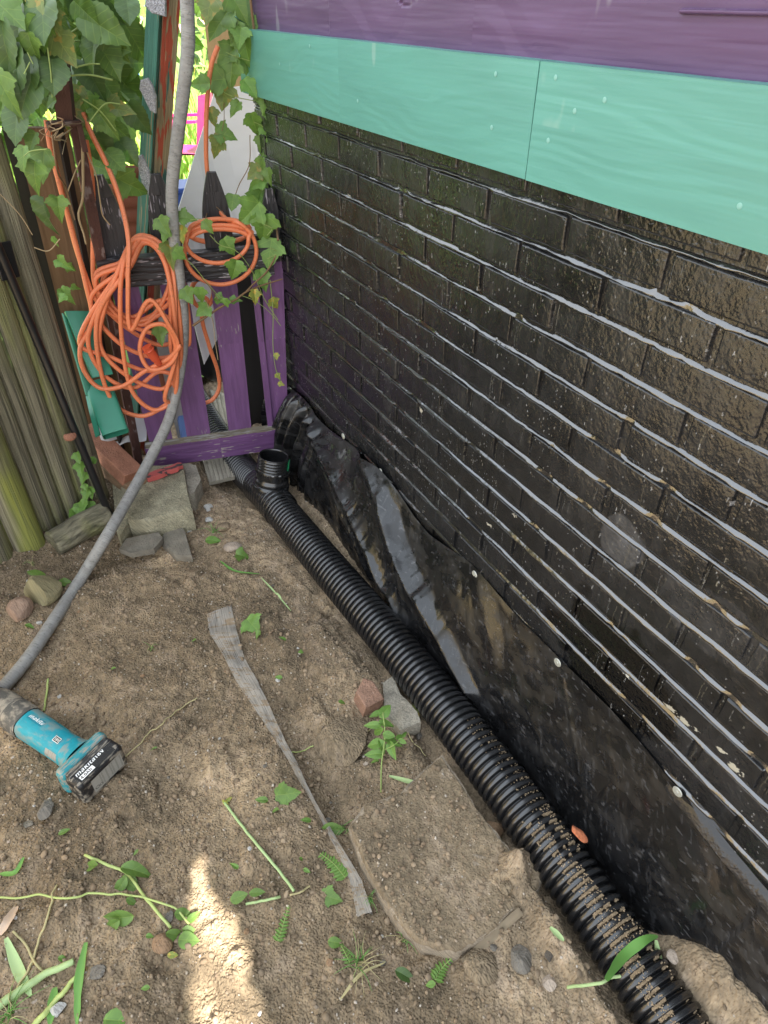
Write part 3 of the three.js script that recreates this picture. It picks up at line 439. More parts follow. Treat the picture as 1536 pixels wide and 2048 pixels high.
// ---------------------------------------------------------------- stockade fence
const fenceMap = (s, moss) => tex(256, 1024, (u, v) => {
  const g = fbm(u * 26 + 3 * fbm(u * 3, v * 5, 2, s), v * 5, 4, s), b = fbm(u * 4, v * 4, 4, s + 9), st = sst(0.58, 0.66, fbm(u * 40, v * 3.2, 3, s + 30));
  let k = 0.55 + 0.9 * (g - 0.4) + 0.5 * (b - 0.5); let c = [0.3 * k, 0.27 * k, 0.18 * k]; c = c.map(q => q * (1 - 0.35 * st));
  const m = moss * sst(0.42, 0.66, fbm(u * 2.2, v * 3, 3, s + 50) + (moss > 0.5 ? 0.12 : 0)); c = [mix(c[0], 0.22 + 0.25 * (g - 0.4), m * 0.8), mix(c[1], 0.24 + 0.25 * (g - 0.4), m * 0.8), mix(c[2], 0.05, m * 0.8)];
  if (n2(u * 120, v * 420, s + 2) > 0.965) c = [0.32, 0.32, 0.24]; return c;
});
const fenceB = tex(256, 1024, (u, v) => 0.6 * fbm(u * 30 + 3 * fbm(u * 3, v * 5, 2, 4), v * 4, 4, 4) + 0.4 * fbm(u * 60, v * 20, 2, 14), false);
const tanMats = [11, 12].map(s => std({ map: tex(256, 1024, (u, v) => { const g = fbm(u * 26 + 3 * fbm(u * 3, v * 5, 2, s), v * 5, 4, s), k = 0.7 + 0.7 * (g - 0.4); return [0.56 * k, 0.46 * k, 0.27 * k]; }), bumpMap: fenceB, bumpScale: 0.005, roughness: 0.95 }));
const fMats = [[1, 0.4], [2, 0.55], [3, 0.25]].map(([s, m]) => std({ map: fenceMap(s, m), bumpMap: fenceB, bumpScale: 0.006, roughness: 0.95 })), mossMat = std({ map: fenceMap(7, 1), bumpMap: fenceB, bumpScale: 0.004, roughness: 0.95 });
{
  const f = thing('stockade_fence', 'weathered mossy stockade fence of rounded vertical pickets', 'fence', null, V3(-0.3, 0.03, fenceZ(-0.3)));
  const dir = V3(1, 0, -0.6).normalize(), nrm = V3(0.6, 0, 1).normalize(), rot = Math.atan2(0.6, 1);
  const picket = (x0, w, h, mat, out, tilt, s) => {
    const cx = x0, g = grid(12, 26, (u, v) => { const a = (u - 0.5) * Math.PI, top = v > 0.97 ? 0 : 0; const k = 1 + 0.05 * (fbm(v * 4 + s, u * 3, 2, s) - 0.5); const y = v * h - 0.06 + (v < 0.02 ? 0.02 * (n2(u * 4, s) - 0.5) : 0); return V3(Math.sin(a) * w / 2 * k + tilt * v, y, Math.cos(a) * w * 0.42 * k + 0.004 * (fbm(u * 6, v * 14, 2, s + 3) - 0.5)); }, (u, v) => [u * 0.9 + 0.05, 0.02 + v * 0.96]);
    const back = new THREE.PlaneGeometry(w, h).rotateY(Math.PI).translate(tilt * 0.5, h / 2 - 0.06, -0.002), capg = new THREE.CircleGeometry(w / 2, 14, 0, Math.PI).rotateX(-Math.PI / 2).rotateY(Math.PI).scale(1, 1, 0.84).translate(tilt, h - 0.06, 0);
    const m = part('picket', mergeGeometries([g.toNonIndexed(), back.toNonIndexed(), capg.toNonIndexed()]), mat, f);
    m.rotation.y = rot; m.position.set(cx, 0, fenceZ(cx)).addScaledVector(nrm, out).sub(V3(f.position.x, 0, f.position.z)); m.position.y = ground(cx, fenceZ(cx) + 0.05) - 0.02 - f.position.y; return m;
  };
  const pr = rngOf(5); let x = 0.062, i = 0; const C = Math.cos(rot);
  while (x > -2.7) { // from the gate end towards the left
    const big = i === 5, w = big ? 0.105 : (i < 5 ? [0.075, 0.05, 0.058, 0.05, 0.056][i] : rr(0.06, 0.085, pr)); x -= w * C / 2;
    picket(x, w, 1.28 + rr(-0.02, 0.03, pr), big ? mossMat : i > 12 ? tanMats[i % 2] : fMats[Math.floor(pr() * 3)], big ? 0.012 : rr(-0.006, 0.006, pr), rr(-0.006, 0.006, pr), i + 1); x -= w * C / 2 - 0.001; i++;
  }
  const railM = fMats[2]; for (const y of [0.3, 1.0]) { const g = boxUV(gbox(3.2, 0.07, 0.035, 12, 1, 1)); const m = part('rail', g, railM, f); m.rotation.y = rot; m.position.set(-1.32, y, fenceZ(-1.32)).addScaledVector(nrm, -0.03).sub(V3(f.position.x, 0, f.position.z)); m.position.y -= 0; }
}
// ---------------------------------------------------------------- picket gate
const K = 0.955; // the gate hangs just clear of the pipe
const gA = EYE.clone().lerp(V3(0.255, 1.48, -2.41), K), gB = EYE.clone().lerp(V3(0.805, 1.48, -2.30), K), gDir = gB.clone().sub(gA).setY(0).normalize(), gN = V3(-gDir.z, 0, gDir.x);
if (gN.z < 0) gN.negate();
const onGate = (px, py, off = 0) => hit(px, py, gA.clone().addScaledVector(gN, off), gN);
const wornMap = (r, g, b, wear, s, under) => tex(512, 512, (u, v) => { const gr = fbm(u * 60, v * 6, 4, s), k = 1 + 0.5 * (gr - 0.5) + 0.3 * (fbm(u * 5, v * 5, 3, s + 4) - 0.5), w = sst(wear, wear + 0.05, 0.55 * fbm(u * 130, v * 14, 3, s + 8) + 0.45 * fbm(u * 9, v * 9, 3, s + 12)), q = 0.7 + 0.6 * gr; return [mix(r * k, under[0] * q, w), mix(g * k, under[1] * q, w), mix(b * k, under[2] * q, w)]; });
const grainV = tex(512, 512, (u, v) => 0.7 * fbm(u * 64, v * 5, 4, 12) + 0.3 * fbm(u * 12, v * 2, 3, 19), false);
const gatePurple = std({ map: wornMap(0.155, 0.068, 0.18, 0.70, 3, [0.3, 0.28, 0.25]), bumpMap: grainV, bumpScale: 0.0025, roughness: 0.55 });
const gateBlack = std({ map: wornMap(0.022, 0.02, 0.022, 0.655, 13, [0.3, 0.27, 0.3]), bumpMap: grainV, bumpScale: 0.006, roughness: 0.6 });
const gatePurpleH = std({ map: wornMap(0.14, 0.058, 0.165, 0.62, 23, [0.36, 0.33, 0.28]), bumpMap: grainV, bumpScale: 0.004, roughness: 0.6 });
for (const m of [gatePurpleH]) { m.map.center.set(0.5, 0.5); m.map.rotation = Math.PI / 2; }
const rotTex = t => { const c = t.clone(); c.center.set(0.5, 0.5); c.rotation = Math.PI / 2; c.needsUpdate = true; return c; };
gatePurpleH.bumpMap = rotTex(grainV);
const gateBlackH = std({ map: rotTex(wornMap(0.02, 0.018, 0.02, 0.615, 33, [0.36, 0.34, 0.37])), bumpMap: rotTex(grainV), bumpScale: 0.008, roughness: 0.55 });
const bareTop = std({ map: rotTex(wornMap(0.2, 0.17, 0.12, 0.55, 43, [0.34, 0.33, 0.3])), bumpMap: rotTex(grainV), bumpScale: 0.005, roughness: 0.95 });
const gate = thing('picket_gate', 'purple picket gate with black pointed tops and peeling bottom rail', 'gate', null, gA.clone().setY(0));
const gateRot = -Math.atan2(gDir.z, gDir.x); gate.rotation.y = gateRot;
const uOf = (px, py) => onGate(px, py).sub(gA).setY(0).dot(gDir);
{
  const yOf = (px, py) => onGate(px, py).y, W = gB.distanceTo(gA), y0 = yOf(440, 906), y1 = yOf(440, 866), t0 = yOf(380, 556), t1 = yOf(380, 500);
  const br = part('bottom_rail', boxUV(jitter(gbox(W + 0.012, y1 - y0, 0.036, 40, 4, 3), 0.0012, 30, 3), 2).translate(W / 2, (y0 + y1) / 2, 0.018), gatePurpleH, gate);
  part('weathered_top', boxUV(jitter(gbox(W + 0.006, 0.006, 0.037, 50, 1, 4), 0.0015, 40, 4), 2).translate(W / 2, y1 + 0.001, 0.0175), bareTop, br);
  part('top_rail', boxUV(jitter(gbox(W * 1.02, t1 - t0, 0.045, 40, 5, 3), 0.0015, 30, 5), 2).translate(W / 2 - 0.005, (t0 + t1) / 2, 0.02), gateBlackH, gate);
  const tops = [[208, 352, 322, 880, 0.084], [318, 350, 396, 868, 0.088], [425, 346, 478, 850, 0.087], [536, 380, 556, 850, 0.072]];
  tops.forEach(([tx, ty, bx, by, w], i) => {
    const ut = uOf(tx + 12, ty + 100), ub = uOf(bx, by), yt = yOf(tx, ty), s = new THREE.Shape(), hw = w / 2, ys = t1 - 0.06, cx = y => mix(ub, ut, (y - y0) / (yt - y0));
    const lower = gbox(w, ys - y0 + 0.0, 0.019, 4, 20, 1); const lp = lower.attributes.position; for (let k = 0; k < lp.count; k++) { const y = lp.getY(k) + (ys + y0) / 2; lp.setXYZ(k, lp.getX(k) + cx(y), y, lp.getZ(k) - 0.0115); } lower.computeVertexNormals();
    const pk = part('picket', boxUV(lower, 2), gatePurple, gate);
    const lean = (ut - ub) / (yt - y0), c0 = cx(ys); s.moveTo(c0 - hw, ys); s.lineTo(c0 + hw, ys); const sh = yt - 0.155; s.lineTo(cx(sh) + hw, sh); s.quadraticCurveTo(cx(yt - 0.08) + hw * 0.98, yt - 0.09, cx(yt) + hw * 0.28, yt); s.lineTo(cx(yt) - hw * 0.28, yt); s.quadraticCurveTo(cx(yt - 0.08) - hw * 0.98, yt - 0.09, cx(sh) - hw, sh); s.closePath();
    const eg = new THREE.ExtrudeGeometry(s, { depth: 0.016, bevelEnabled: true, bevelSize: 0.0018, bevelThickness: 0.0018, bevelSegments: 2, curveSegments: 10 }).translate(0, 0, -0.0195); part('picket_top', boxUV(eg, 2), gateBlack, pk);
    if (i === 3) part('edge_strip', boxUV(rbox(0.022, ys - y0 - 0.02, 0.012, 0.002, 1).translate(ub - 0.03, (ys + y0) / 2, 0.004), 2), gatePurple, pk);
  });
}
// ---------------------------------------------------------------- cords and hose
const onGateP = (px, py, off) => onGate(px, py, off);
const cordTex = tex(256, 64, (u, v) => { const k = 0.9 + 0.25 * fbm(u * 16, v * 4, 3, 2, 0), d = sst(0.7, 0.76, fbm(u * 30, v * 6, 3, 8)); return [mix(k, 0.5, d * 0.4), mix(k, 0.5, d * 0.4), mix(k, 0.5, d * 0.4)]; });
const orange = phy({ color: lin(0.72, 0.205, 0.085), map: cordTex, roughness: 0.45 });
{
  const r = 0.0074, c1 = thing('extension_cord', 'long orange cord hung in big drooping loops over the left gate pickets', 'cord', null, onGate(290, 480, 0.04));
  const turns = [ // top, right, bottom, left
    [[286, 468], [338, 556], [262, 634], [206, 560]], [[292, 470], [346, 590], [270, 642], [196, 548]], [[296, 470], [338, 600], [282, 650], [212, 590]], [[300, 474], [352, 640], [322, 668], [188, 560]],
    [[304, 478], [378, 690], [318, 716], [182, 600]], [[298, 472], [360, 690], [300, 742], [158, 690]], [[292, 476], [345, 690], [266, 776], [176, 680]], [[284, 474], [356, 745], [322, 778], [200, 690]], [[302, 480], [352, 780], [284, 832], [196, 640]], [[290, 482], [348, 790], [310, 820], [248, 700]]];
  const P = [], add = (p, o) => P.push(onGateP(p[0], p[1], o));
  add([97, 248], 0.05); add([104, 300], 0.05); add([128, 400], 0.06); add([160, 520], 0.07); add([200, 610], 0.08);
  add([250, 640], 0.075); add([300, 636], 0.07);
  const rc = rngOf(41);
  turns.forEach((t, i) => {
    const o = 0.052 + 0.0085 * i, j = () => (rc() - 0.5) * 8, [T, Rr, B, L] = t;
    add([Rr[0] + j(), Rr[1]], o + 0.006); add([(Rr[0] + T[0]) / 2 + 12 + j(), T[1] + 42], o * 0.8); add([T[0] + 6, T[1] + 4], 0.028 + 0.002 * i); add([T[0] - 16, T[1] + 8], 0.03 + 0.002 * i); add([T[0] - 40 + j(), T[1] + 50], o); add([L[0] + j(), L[1]], o + 0.004); add([(L[0] + B[0]) / 2 - 10, B[1] - 26 + j()], o + 0.006); add([B[0], B[1]], o + 0.006); add([(Rr[0] + B[0]) / 2 + 12, (B[1] * 2 + Rr[1]) / 3 - 4], o + 0.004);
  });
  add([330, 800], 0.15); add([352, 700], 0.15); add([330, 650], 0.155); add([296, 655], 0.15); add([280, 700], 0.15); add([300, 738], 0.155); add([340, 728], 0.16); add([356, 690], 0.16); add([338, 650], 0.165);
  add([300, 600], 0.16); add([262, 660], 0.155); add([256, 560], 0.15); add([257, 480], 0.13); add([240, 400], 0.07); add([214, 330], 0.05); add([184, 270], 0.04); add([165, 225], 0.03);
  part('cable', local(tube(P, r, 1500, 8, false), c1), orange, c1);
  const back = [[172, 280], [183, 350], [187, 430], [186, 520], [190, 570], [215, 620], [260, 660], [320, 690], [360, 680]].map(p => onGateP(p[0], p[1], 0.03)); part('cable', local(tube(back, r, 60, 8), c1), orange, c1);
  const b2 = [[93, 240], [100, 290], [122, 380], [152, 490], [172, 570], [184, 640], [160, 700], [170, 745], [200, 776], [245, 772], [290, 742], [340, 715], [362, 690]].map((p, i) => onGateP(p[0], p[1], 0.045 + 0.01 * i)); part('cable', local(tube(b2, r, 90, 8), c1), orange, c1);
  const pl = onGateP(302, 706, 0.165), pg = mergeGeometries([new THREE.CylinderGeometry(0.017, 0.014, 0.05, 16).toNonIndexed(), new THREE.CylinderGeometry(0.014, 0.009, 0.025, 16).translate(0, -0.036, 0).toNonIndexed(), new THREE.TorusGeometry(0.0165, 0.003, 6, 16).rotateX(Math.PI / 2).translate(0, 0.012, 0).toNonIndexed()]).rotateZ(0.4).translate(pl.x, pl.y, pl.z);
  part('plug', local(pg, c1), phy({ color: lin(0.75, 0.12, 0.05), roughness: 0.25, transmission: 0.3 }), c1);

  const c2 = thing('extension_cord', 'orange cord looped round the picket top beside the brick wall', 'cord', null, onGate(440, 480, 0.04));
  const E = (cx, cy, rx, ry, a0, a1, n, o0, o1) => { const l = []; for (let i = 0; i <= n; i++) { const t = i / n, a = mix(a0, a1, t) * D2R; l.push(onGateP(cx + rx * Math.cos(a), cy + ry * Math.sin(a), mix(o0, o1, t))); } return l; };
  const Q = [onGateP(436, 92, -0.03), onGateP(424, 125, -0.03), onGateP(416, 180, -0.03), onGateP(412, 280, -0.035), onGateP(415, 345, -0.035), onGateP(428, 400, -0.03), onGateP(455, 440, 0.02)];
  Q.push(...E(441, 503, 72, 66, -60, 200, 14, 0.05, 0.06), ...E(440, 462, 62, 24, 200, 340, 8, 0.05, 0.035), ...E(436, 466, 60, 18, -10, 180, 7, -0.03, 0.0), ...E(440, 470, 66, 20, 185, 350, 8, 0.045, 0.045), ...E(434, 478, 64, 48, -5, 185, 10, 0.06, 0.06), ...E(438, 474, 58, 16, 190, 345, 8, 0.05, 0.05), ...E(436, 466, 58, 20, -10, 185, 6, -0.03, 0.0), ...E(441, 480, 60, 22, 195, 330, 8, 0.055, 0.05));
  part('cable', local(tube(Q, 0.007, 420, 8), c2), orange, c2);
  const tail = [[395, 590], [415, 600], [404, 630], [418, 690], [436, 745], [438, 778], [424, 800], [404, 808]].map((p, i) => onGateP(p[0], p[1], i < 2 ? -0.04 : i > 5 ? -0.04 : -0.03 + 0.02 * Math.sin(i))); part('cable', local(tube(tail, 0.0076, 70, 8), c2), orange, c2);
  const knot = E(405, 585, 22, 30, 0, 1000, 40, -0.06, -0.03); part('cable', local(tube(knot, 0.0076, 160, 8), c2), orange, c2);
}
{
  const hose = thing('grey_hose', 'long dusty grey hose hanging past the gate and trailing onto the soil', 'hose', null, onG(60, 1310));
  const r = 0.0178, P = [];
  for (const [px, py] of [[-60, 1452], [0, 1383], [52, 1320], [108, 1240], [160, 1160]]) P.push(onG(px, py, r * 0.85));
  const z0 = P[4].z, zs = [[210, 1078, -1.80], [255, 1000, -1.93], [300, 918, -2.06], [338, 838, -2.13], [360, 740, -2.16], [367, 650, -2.165], [359, 560, -2.165], [348, 470, -2.165], [344, 380, -2.16], [354, 285, -2.15], [366, 190, -2.13], [376, 90, -2.11], [374, 0, -2.1], [368, -140, -2.1], [362, -400, -2.12]];
  for (const [px, py, z] of zs) P.push(onZ(px, py, z));
  const hm = std({ map: tex(512, 64, (u, v) => { const k = 0.75 + 0.35 * fbm(u * 60, v * 3, 3, 4) + 0.15 * (fbm(u * 200, v * 8, 2, 6) - 0.5), d = sst(0.7, 0.74, fbm(u * 220, v * 14, 3, 9)); return [mix(0.37 * k, 0.14, d * 0.5), mix(0.36 * k, 0.14, d * 0.5), mix(0.34 * k, 0.13, d * 0.5)]; }), roughness: 0.85, bumpMap: tex(512, 64, (u, v) => fbm(u * 120, v * 5, 3, 14), false), bumpScale: 0.003 });
  hm.map.repeat.set(0.15, 1);
  part('hose', local(tube(P, t => r * (1 + 0.03 * (n2(t * 90, 3) - 0.5)), 260, 14), hose), hm, hose);
}
{ // black metal rod leaning on the fence with a latch plate
  const g = thing('black_rod', 'black metal rod leaning against the mossy fence', 'rod', null, onG(228, 1042));
  const blk = phy({ color: lin(0.012, 0.012, 0.013), roughness: 0.32 });
  const a = onG(226, 1046, 0.005), n = V3(0.6, 0, 1).normalize(), fp = V3(-0.3, 0, fenceZ(-0.3)).addScaledVector(n, 0.06), b = hit(78, 690, fp, n), c = hit(0, 505, fp, n), d = hit(-30, 440, fp, n);
  part('rod', local(tube([a, a.clone().lerp(b, 0.5), b, c, d], 0.0125, 40, 12), g), blk, g);
  const e = hit(12, 522, fp, n); part('plate', local(rbox(0.055, 0.095, 0.006, 0.004, 2).rotateZ(-0.05).rotateY(Math.atan2(0.6, 1)).translate(e.x, e.y, e.z), g), blk, g);
}
// ---------------------------------------------------------------- posts and boards by the gate
const woodTex = (r, g, b, s, v2 = 0.6) => tex(256, 512, (u, v) => { const k = 0.75 + v2 * (fbm(u * 40 + 2 * fbm(u * 3, v * 3, 2, s), v * 4, 4, s) - 0.3) + 0.3 * (fbm(u * 4, v * 4, 3, s + 5) - 0.5); return [r * k, g * k, b * k]; });
const grainBV = tex(256, 512, (u, v) => fbm(u * 50, v * 5, 4, 72), false);
function stick(parent, name, a, b, w, d, mat, face, seg = 10, rad = 0.003, ku = 1) { // box from a to b; face = way the width turns away from
  const L = a.distanceTo(b), y = b.clone().sub(a).normalize(), z = face.clone().addScaledVector(y, -face.dot(y)).normalize(), x = y.clone().cross(z);
  const g = boxUV(rad > 0.01 ? rbox(w, L, d, rad, 3) : gbox(w, L, d, 2, seg, 2), 1.5); if (rad <= 0.01) jitter(g, 0.0012, 22, 3); { const q = g.attributes.uv; for (let i = 0; i < q.count; i++) q.setXY(i, q.getX(i) * ku, q.getY(i) * 0.6); }
  g.applyMatrix4(new THREE.Matrix4().makeBasis(x, y, z).setPosition(a.clone().lerp(b, 0.5))); return part(name, local(g, parent), mat, parent);
}
const TOCAM = V3(-0.3, 0.1, 0.95).normalize();
{
  const p = thing('wooden_pole', 'leaning wooden pole with peeling green and red paint and grey foam strips', 'pole', null, onZ(300, 560, -2.42).setY(0));
  const a = onZ(292, 640, -2.44), b = onZ(332, -60, -2.3), side = V3(-0.75, 0, 0.66).normalize();
  a.addScaledVector(b.clone().sub(a).normalize(), -0.6);
  const bare = std({ map: tex(128, 1024, (u, v) => { const g = fbm(u * 30, v * 14, 4, 3), k = 0.7 + 0.7 * (g - 0.3); let c = [0.32 * k, 0.25 * k, 0.14 * k]; const re = sst(0.55, 0.6, fbm(u * 3 + 3, v * 9, 4, 11) + 0.1 * sst(0.3, 0.6, v) - 0.05), gr = sst(0.6, 0.64, fbm(u * 3.5, v * 12, 4, 21)); c = [mix(c[0], 0.36, re), mix(c[1], 0.07, re), mix(c[2], 0.035, re)]; return [mix(c[0], 0.05, gr), mix(c[1], 0.13, gr), mix(c[2], 0.1, gr)]; }), bumpMap: grainBV, bumpScale: 0.004, roughness: 0.95 });
  const green = std({ map: tex(128, 1024, (u, v) => { const k = 0.8 + 0.4 * fbm(u * 20, v * 8, 3, 5), w = sst(0.62, 0.66, fbm(u * 16, v * 7, 3, 15)); return [mix(0.06 * k, 0.32, w), mix(0.2 * k, 0.27, w), mix(0.155 * k, 0.17, w)]; }), bumpMap: grainBV, bumpScale: 0.003, roughness: 0.6 });
  const f1 = V3(0.25, 0, 0.97), y = b.clone().sub(a).normalize();
  const R1 = CAMR.clone();
  stick(p, 'bare_face', a.clone().addScaledVector(R1, 0.02), b.clone().addScaledVector(R1, 0.02), 0.042, 0.04, bare, V3(-0.15, 0, 1).normalize(), 30, 0.003, 12);
  stick(p, 'green_face', a.clone().addScaledVector(R1, -0.021).addScaledVector(TOCAM, -0.004), b.clone().addScaledVector(R1, -0.021).addScaledVector(TOCAM, -0.004), 0.04, 0.036, green, V3(-0.7, 0, 0.7).normalize(), 30, 0.003, 12);
  const foam = std({ map: tex(128, 128, (u, v) => { const k = n2(u * 110, v * 110, 4) > 0.72 ? 1.7 : 0.75 + 0.5 * n2(u * 60, v * 60, 8); return [0.3 * k, 0.3 * k, 0.32 * k]; }), bumpMap: tex(128, 128, (u, v) => n2(u * 70, v * 70, 3), false), bumpScale: 0.003, roughness: 0.9 });
  for (const [o, l] of [[[[297, 0], [334, 0], [334, 30], [306, 24], [292, 12], [296, -70], [332, -70]], 0], [[[283, 162], [296, 158], [306, 172], [314, 192], [315, 222], [305, 218], [290, 192], [281, 178]], 1], [[[276, 314], [284, 312], [300, 342], [306, 362], [301, 385], [290, 370], [281, 345]], 2]]) {
    const pts = (l === 0 ? [[295, -70], [333, -70], [334, 30], [306, 24], [292, 12]] : o).map(q => onZ(q[0], q[1], mix(-2.255, -2.335, clamp((q[1]) / 400)))); const c = pts.reduce((s, q) => s.add(q), V3(0, 0, 0)).multiplyScalar(1 / pts.length); const sh = new THREE.Shape(pts.map(q => { const d = q.clone().sub(c); return new THREE.Vector2(d.dot(CAMR), d.y); }));
    const g = boxUV(new THREE.ExtrudeGeometry(sh, { depth: 0.012, bevelEnabled: true, bevelSize: 0.003, bevelThickness: 0.003, bevelSegments: 2 }), 6); g.applyMatrix4(new THREE.Matrix4().makeBasis(CAMR, V3(0, 1, 0), CAMR.clone().cross(V3(0, 1, 0))).setPosition(c)); part('foam_strip', local(g, p), foam, p);
  }
}
{
  const rust = std({ map: tex(256, 256, (u, v) => { const k = 0.7 + 0.7 * (fbm(u * 14, v * 14, 4, 3) - 0.3), w = sst(0.66, 0.7, fbm(u * 30, v * 30, 3, 9)); return [mix(0.11 * k, 0.3, w * 0.5), mix(0.052 * k, 0.26, w * 0.5), mix(0.04 * k, 0.24, w * 0.5)]; }), bumpMap: soilBump, bumpScale: 0.002, roughness: 0.9 });
  const p = thing('rusty_post', 'rusty steel channel post wrapped in vine stems left of the gate', 'post', null, onZ(205, 560, -2.3).setY(0));
  const a = onZ(214, 640, -2.3), b = onZ(112, 60, -2.2); a.addScaledVector(b.clone().sub(a).normalize(), -0.75);
  const mid = onZ(133, 240, -2.24);
  stick(p, 'upper_post', mid, b, 0.042, 0.042, rust, TOCAM, 10);
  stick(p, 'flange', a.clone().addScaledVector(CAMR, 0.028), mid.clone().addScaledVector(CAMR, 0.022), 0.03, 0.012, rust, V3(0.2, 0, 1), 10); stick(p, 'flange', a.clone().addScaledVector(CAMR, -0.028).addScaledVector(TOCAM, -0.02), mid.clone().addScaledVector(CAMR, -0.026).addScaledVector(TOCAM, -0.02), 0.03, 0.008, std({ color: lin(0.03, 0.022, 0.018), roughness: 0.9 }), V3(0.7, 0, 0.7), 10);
  const c = onZ(128, 246, -2.225); part('bracket', local(mergeGeometries([boxUV(rbox(0.075, 0.012, 0.05, 0.002, 1)), boxUV(rbox(0.014, 0.07, 0.045, 0.002, 1).translate(0.035, -0.035, 0)), boxUV(rbox(0.02, 0.02, 0.05, 0.004, 1).translate(-0.034, -0.006, 0))]).translate(c.x, c.y, c.z), p), rust, p);
}
{
  const p = thing('fence_board', 'reddish brown flat board standing between fence and rusty post', 'board', null, onZ(150, 620, -2.34).setY(0));
  const m = std({ map: woodTex(0.17, 0.1, 0.048, 8), bumpMap: grainBV, bumpScale: 0.003, roughness: 0.85 });
  const a = onZ(165, 620, -2.36), b = onZ(82, 255, -2.3), d = b.clone().sub(a).normalize(); a.addScaledVector(d, -0.7); stick(p, 'plank', a, b, 0.135, 0.022, m, V3(-0.2, 0, 1), 16);
  stick(p, 'backing_strip', a.clone().addScaledVector(CAMR, -0.08).addScaledVector(TOCAM, -0.02), b.clone().addScaledVector(CAMR, -0.08).addScaledVector(TOCAM, -0.02), 0.06, 0.02, std({ map: woodTex(0.035, 0.03, 0.02, 18), roughness: 0.95 }), V3(-0.2, 0, 1), 8);
}
{ // tan lumber post behind the gate
  const p = thing('lumber_post', 'pale tan lumber post standing behind the gate near the house corner', 'post', null, onZ(470, 180, -2.9).setY(0));
  const m = std({ map: woodTex(0.46, 0.3, 0.14, 28, 0.35), bumpMap: grainBV, bumpScale: 0.002, roughness: 0.7 }), a = onZ(470, 250, -2.85), b = onZ(436, -120, -2.85), d = b.clone().sub(a).normalize(); a.addScaledVector(d, -0.9); stick(p, 'post', a, b, 0.14, 0.09, m, V3(-0.35, 0, 0.94), 20);
}
{ // green metal gutter offcuts
  const gm = phy({ color: lin(0.035, 0.22, 0.14), roughness: 0.4, map: tex(256, 256, (u, v) => { const k = 0.8 + 0.4 * fbm(u * 6, v * 6, 4, 3), w = sst(0.7, 0.76, fbm(u * 30, v * 20, 3, 7)); return [mix(k, 1.6, w * 0.5), mix(k, 1, w * 0.3), mix(k, 1, w * 0.3)]; }) });
  const quad = (P, off, t, name, parent) => { const pts = P.map(([x, y, z]) => onZ(x, y, z)); const nu = 10, nv = 16; const f = (u, v) => { const a = pts[0].clone().lerp(pts[1], u), b = pts[3].clone().lerp(pts[2], u); return a.lerp(b, v); }; const n = pts[1].clone().sub(pts[0]).cross(pts[3].clone().sub(pts[0])).normalize(); if (n.z < 0) n.negate(); const g1 = grid(nu, nv, (u, v) => f(u, v).addScaledVector(n, off + 0.003 * Math.sin(u * Math.PI))), g2 = grid(nu, nv, (u, v) => f(u, v).addScaledVector(n, off - t)); const rim = []; const ring = []; for (let i = 0; i <= nu; i++) ring.push([i / nu, 0]); for (let i = 1; i <= nv; i++) ring.push([1, i / nv]); for (let i = nu - 1; i >= 0; i--) ring.push([i / nu, 1]); for (let i = nv - 1; i >= 0; i--) ring.push([0, i / nv]); const g3 = grid(ring.length - 1, 1, (u, v, i, j) => f(...ring[i]).addScaledVector(n, j ? off - t : off)); return part(name, local(mergeGeometries([g1, g2, g3]), parent), gm, parent); };
  const g1 = thing('gutter_piece', 'green painted downspout offcut standing behind the orange cord', 'gutter', 'green gutter offcuts', onZ(190, 760, -2.24).setY(0.3));
  quad([[130, 622, -2.3], [178, 622, -2.3], [226, 748, -2.2], [186, 755, -2.2]], 0, 0.03, 'front', g1); quad([[128, 626, -2.31], [137, 640, -2.31], [196, 800, -2.22], [176, 790, -2.22]], -0.004, 0.006, 'side_lip', g1);
  const g2 = thing('gutter_piece', 'green painted downspout offcut with open end lying behind the red paving brick', 'gutter', 'green gutter offcuts', onZ(220, 860, -2.14).setY(0.2));
  const A = onZ(195, 765, -2.26), B = onZ(232, 868, -2.1), ax = B.clone().sub(A).normalize(), X = V3(0.97, 0, 0.2), Y = ax.clone().cross(X).normalize(); if (Y.z < 0) Y.negate(); const X2 = Y.clone().cross(ax);
  const sec = []; for (let i = 0; i < 28; i++) { const a = i / 28 * 2 * Math.PI, c = Math.cos(a), s = Math.sin(a); sec.push([0.043 * Math.sign(c) * Math.pow(Math.abs(c), 0.4), 0.02 * Math.sign(s) * Math.pow(Math.abs(s), 0.4)]); }
  const shell = k => grid(28, 10, (u, v, i) => { const q = sec[i % 28]; return A.clone().lerp(B, v).addScaledVector(X2, q[0] * k).addScaledVector(Y, q[1] * k); });
  const lip = grid(28, 1, (u, v, i, j) => { const q = sec[i % 28], k = j ? 0.93 : 1; return B.clone().addScaledVector(X2, q[0] * k).addScaledVector(Y, q[1] * k); });
  part('tube', local(mergeGeometries([shell(1), shell(0.93), lip]), g2), gm, g2);
  const C = onZ(176, 790, -2.25), D = onZ(196, 872, -2.12); stick(g2, 'edge_flange', C, D, 0.02, 0.004, gm, V3(-0.6, 0.2, 0.8), 6);
}
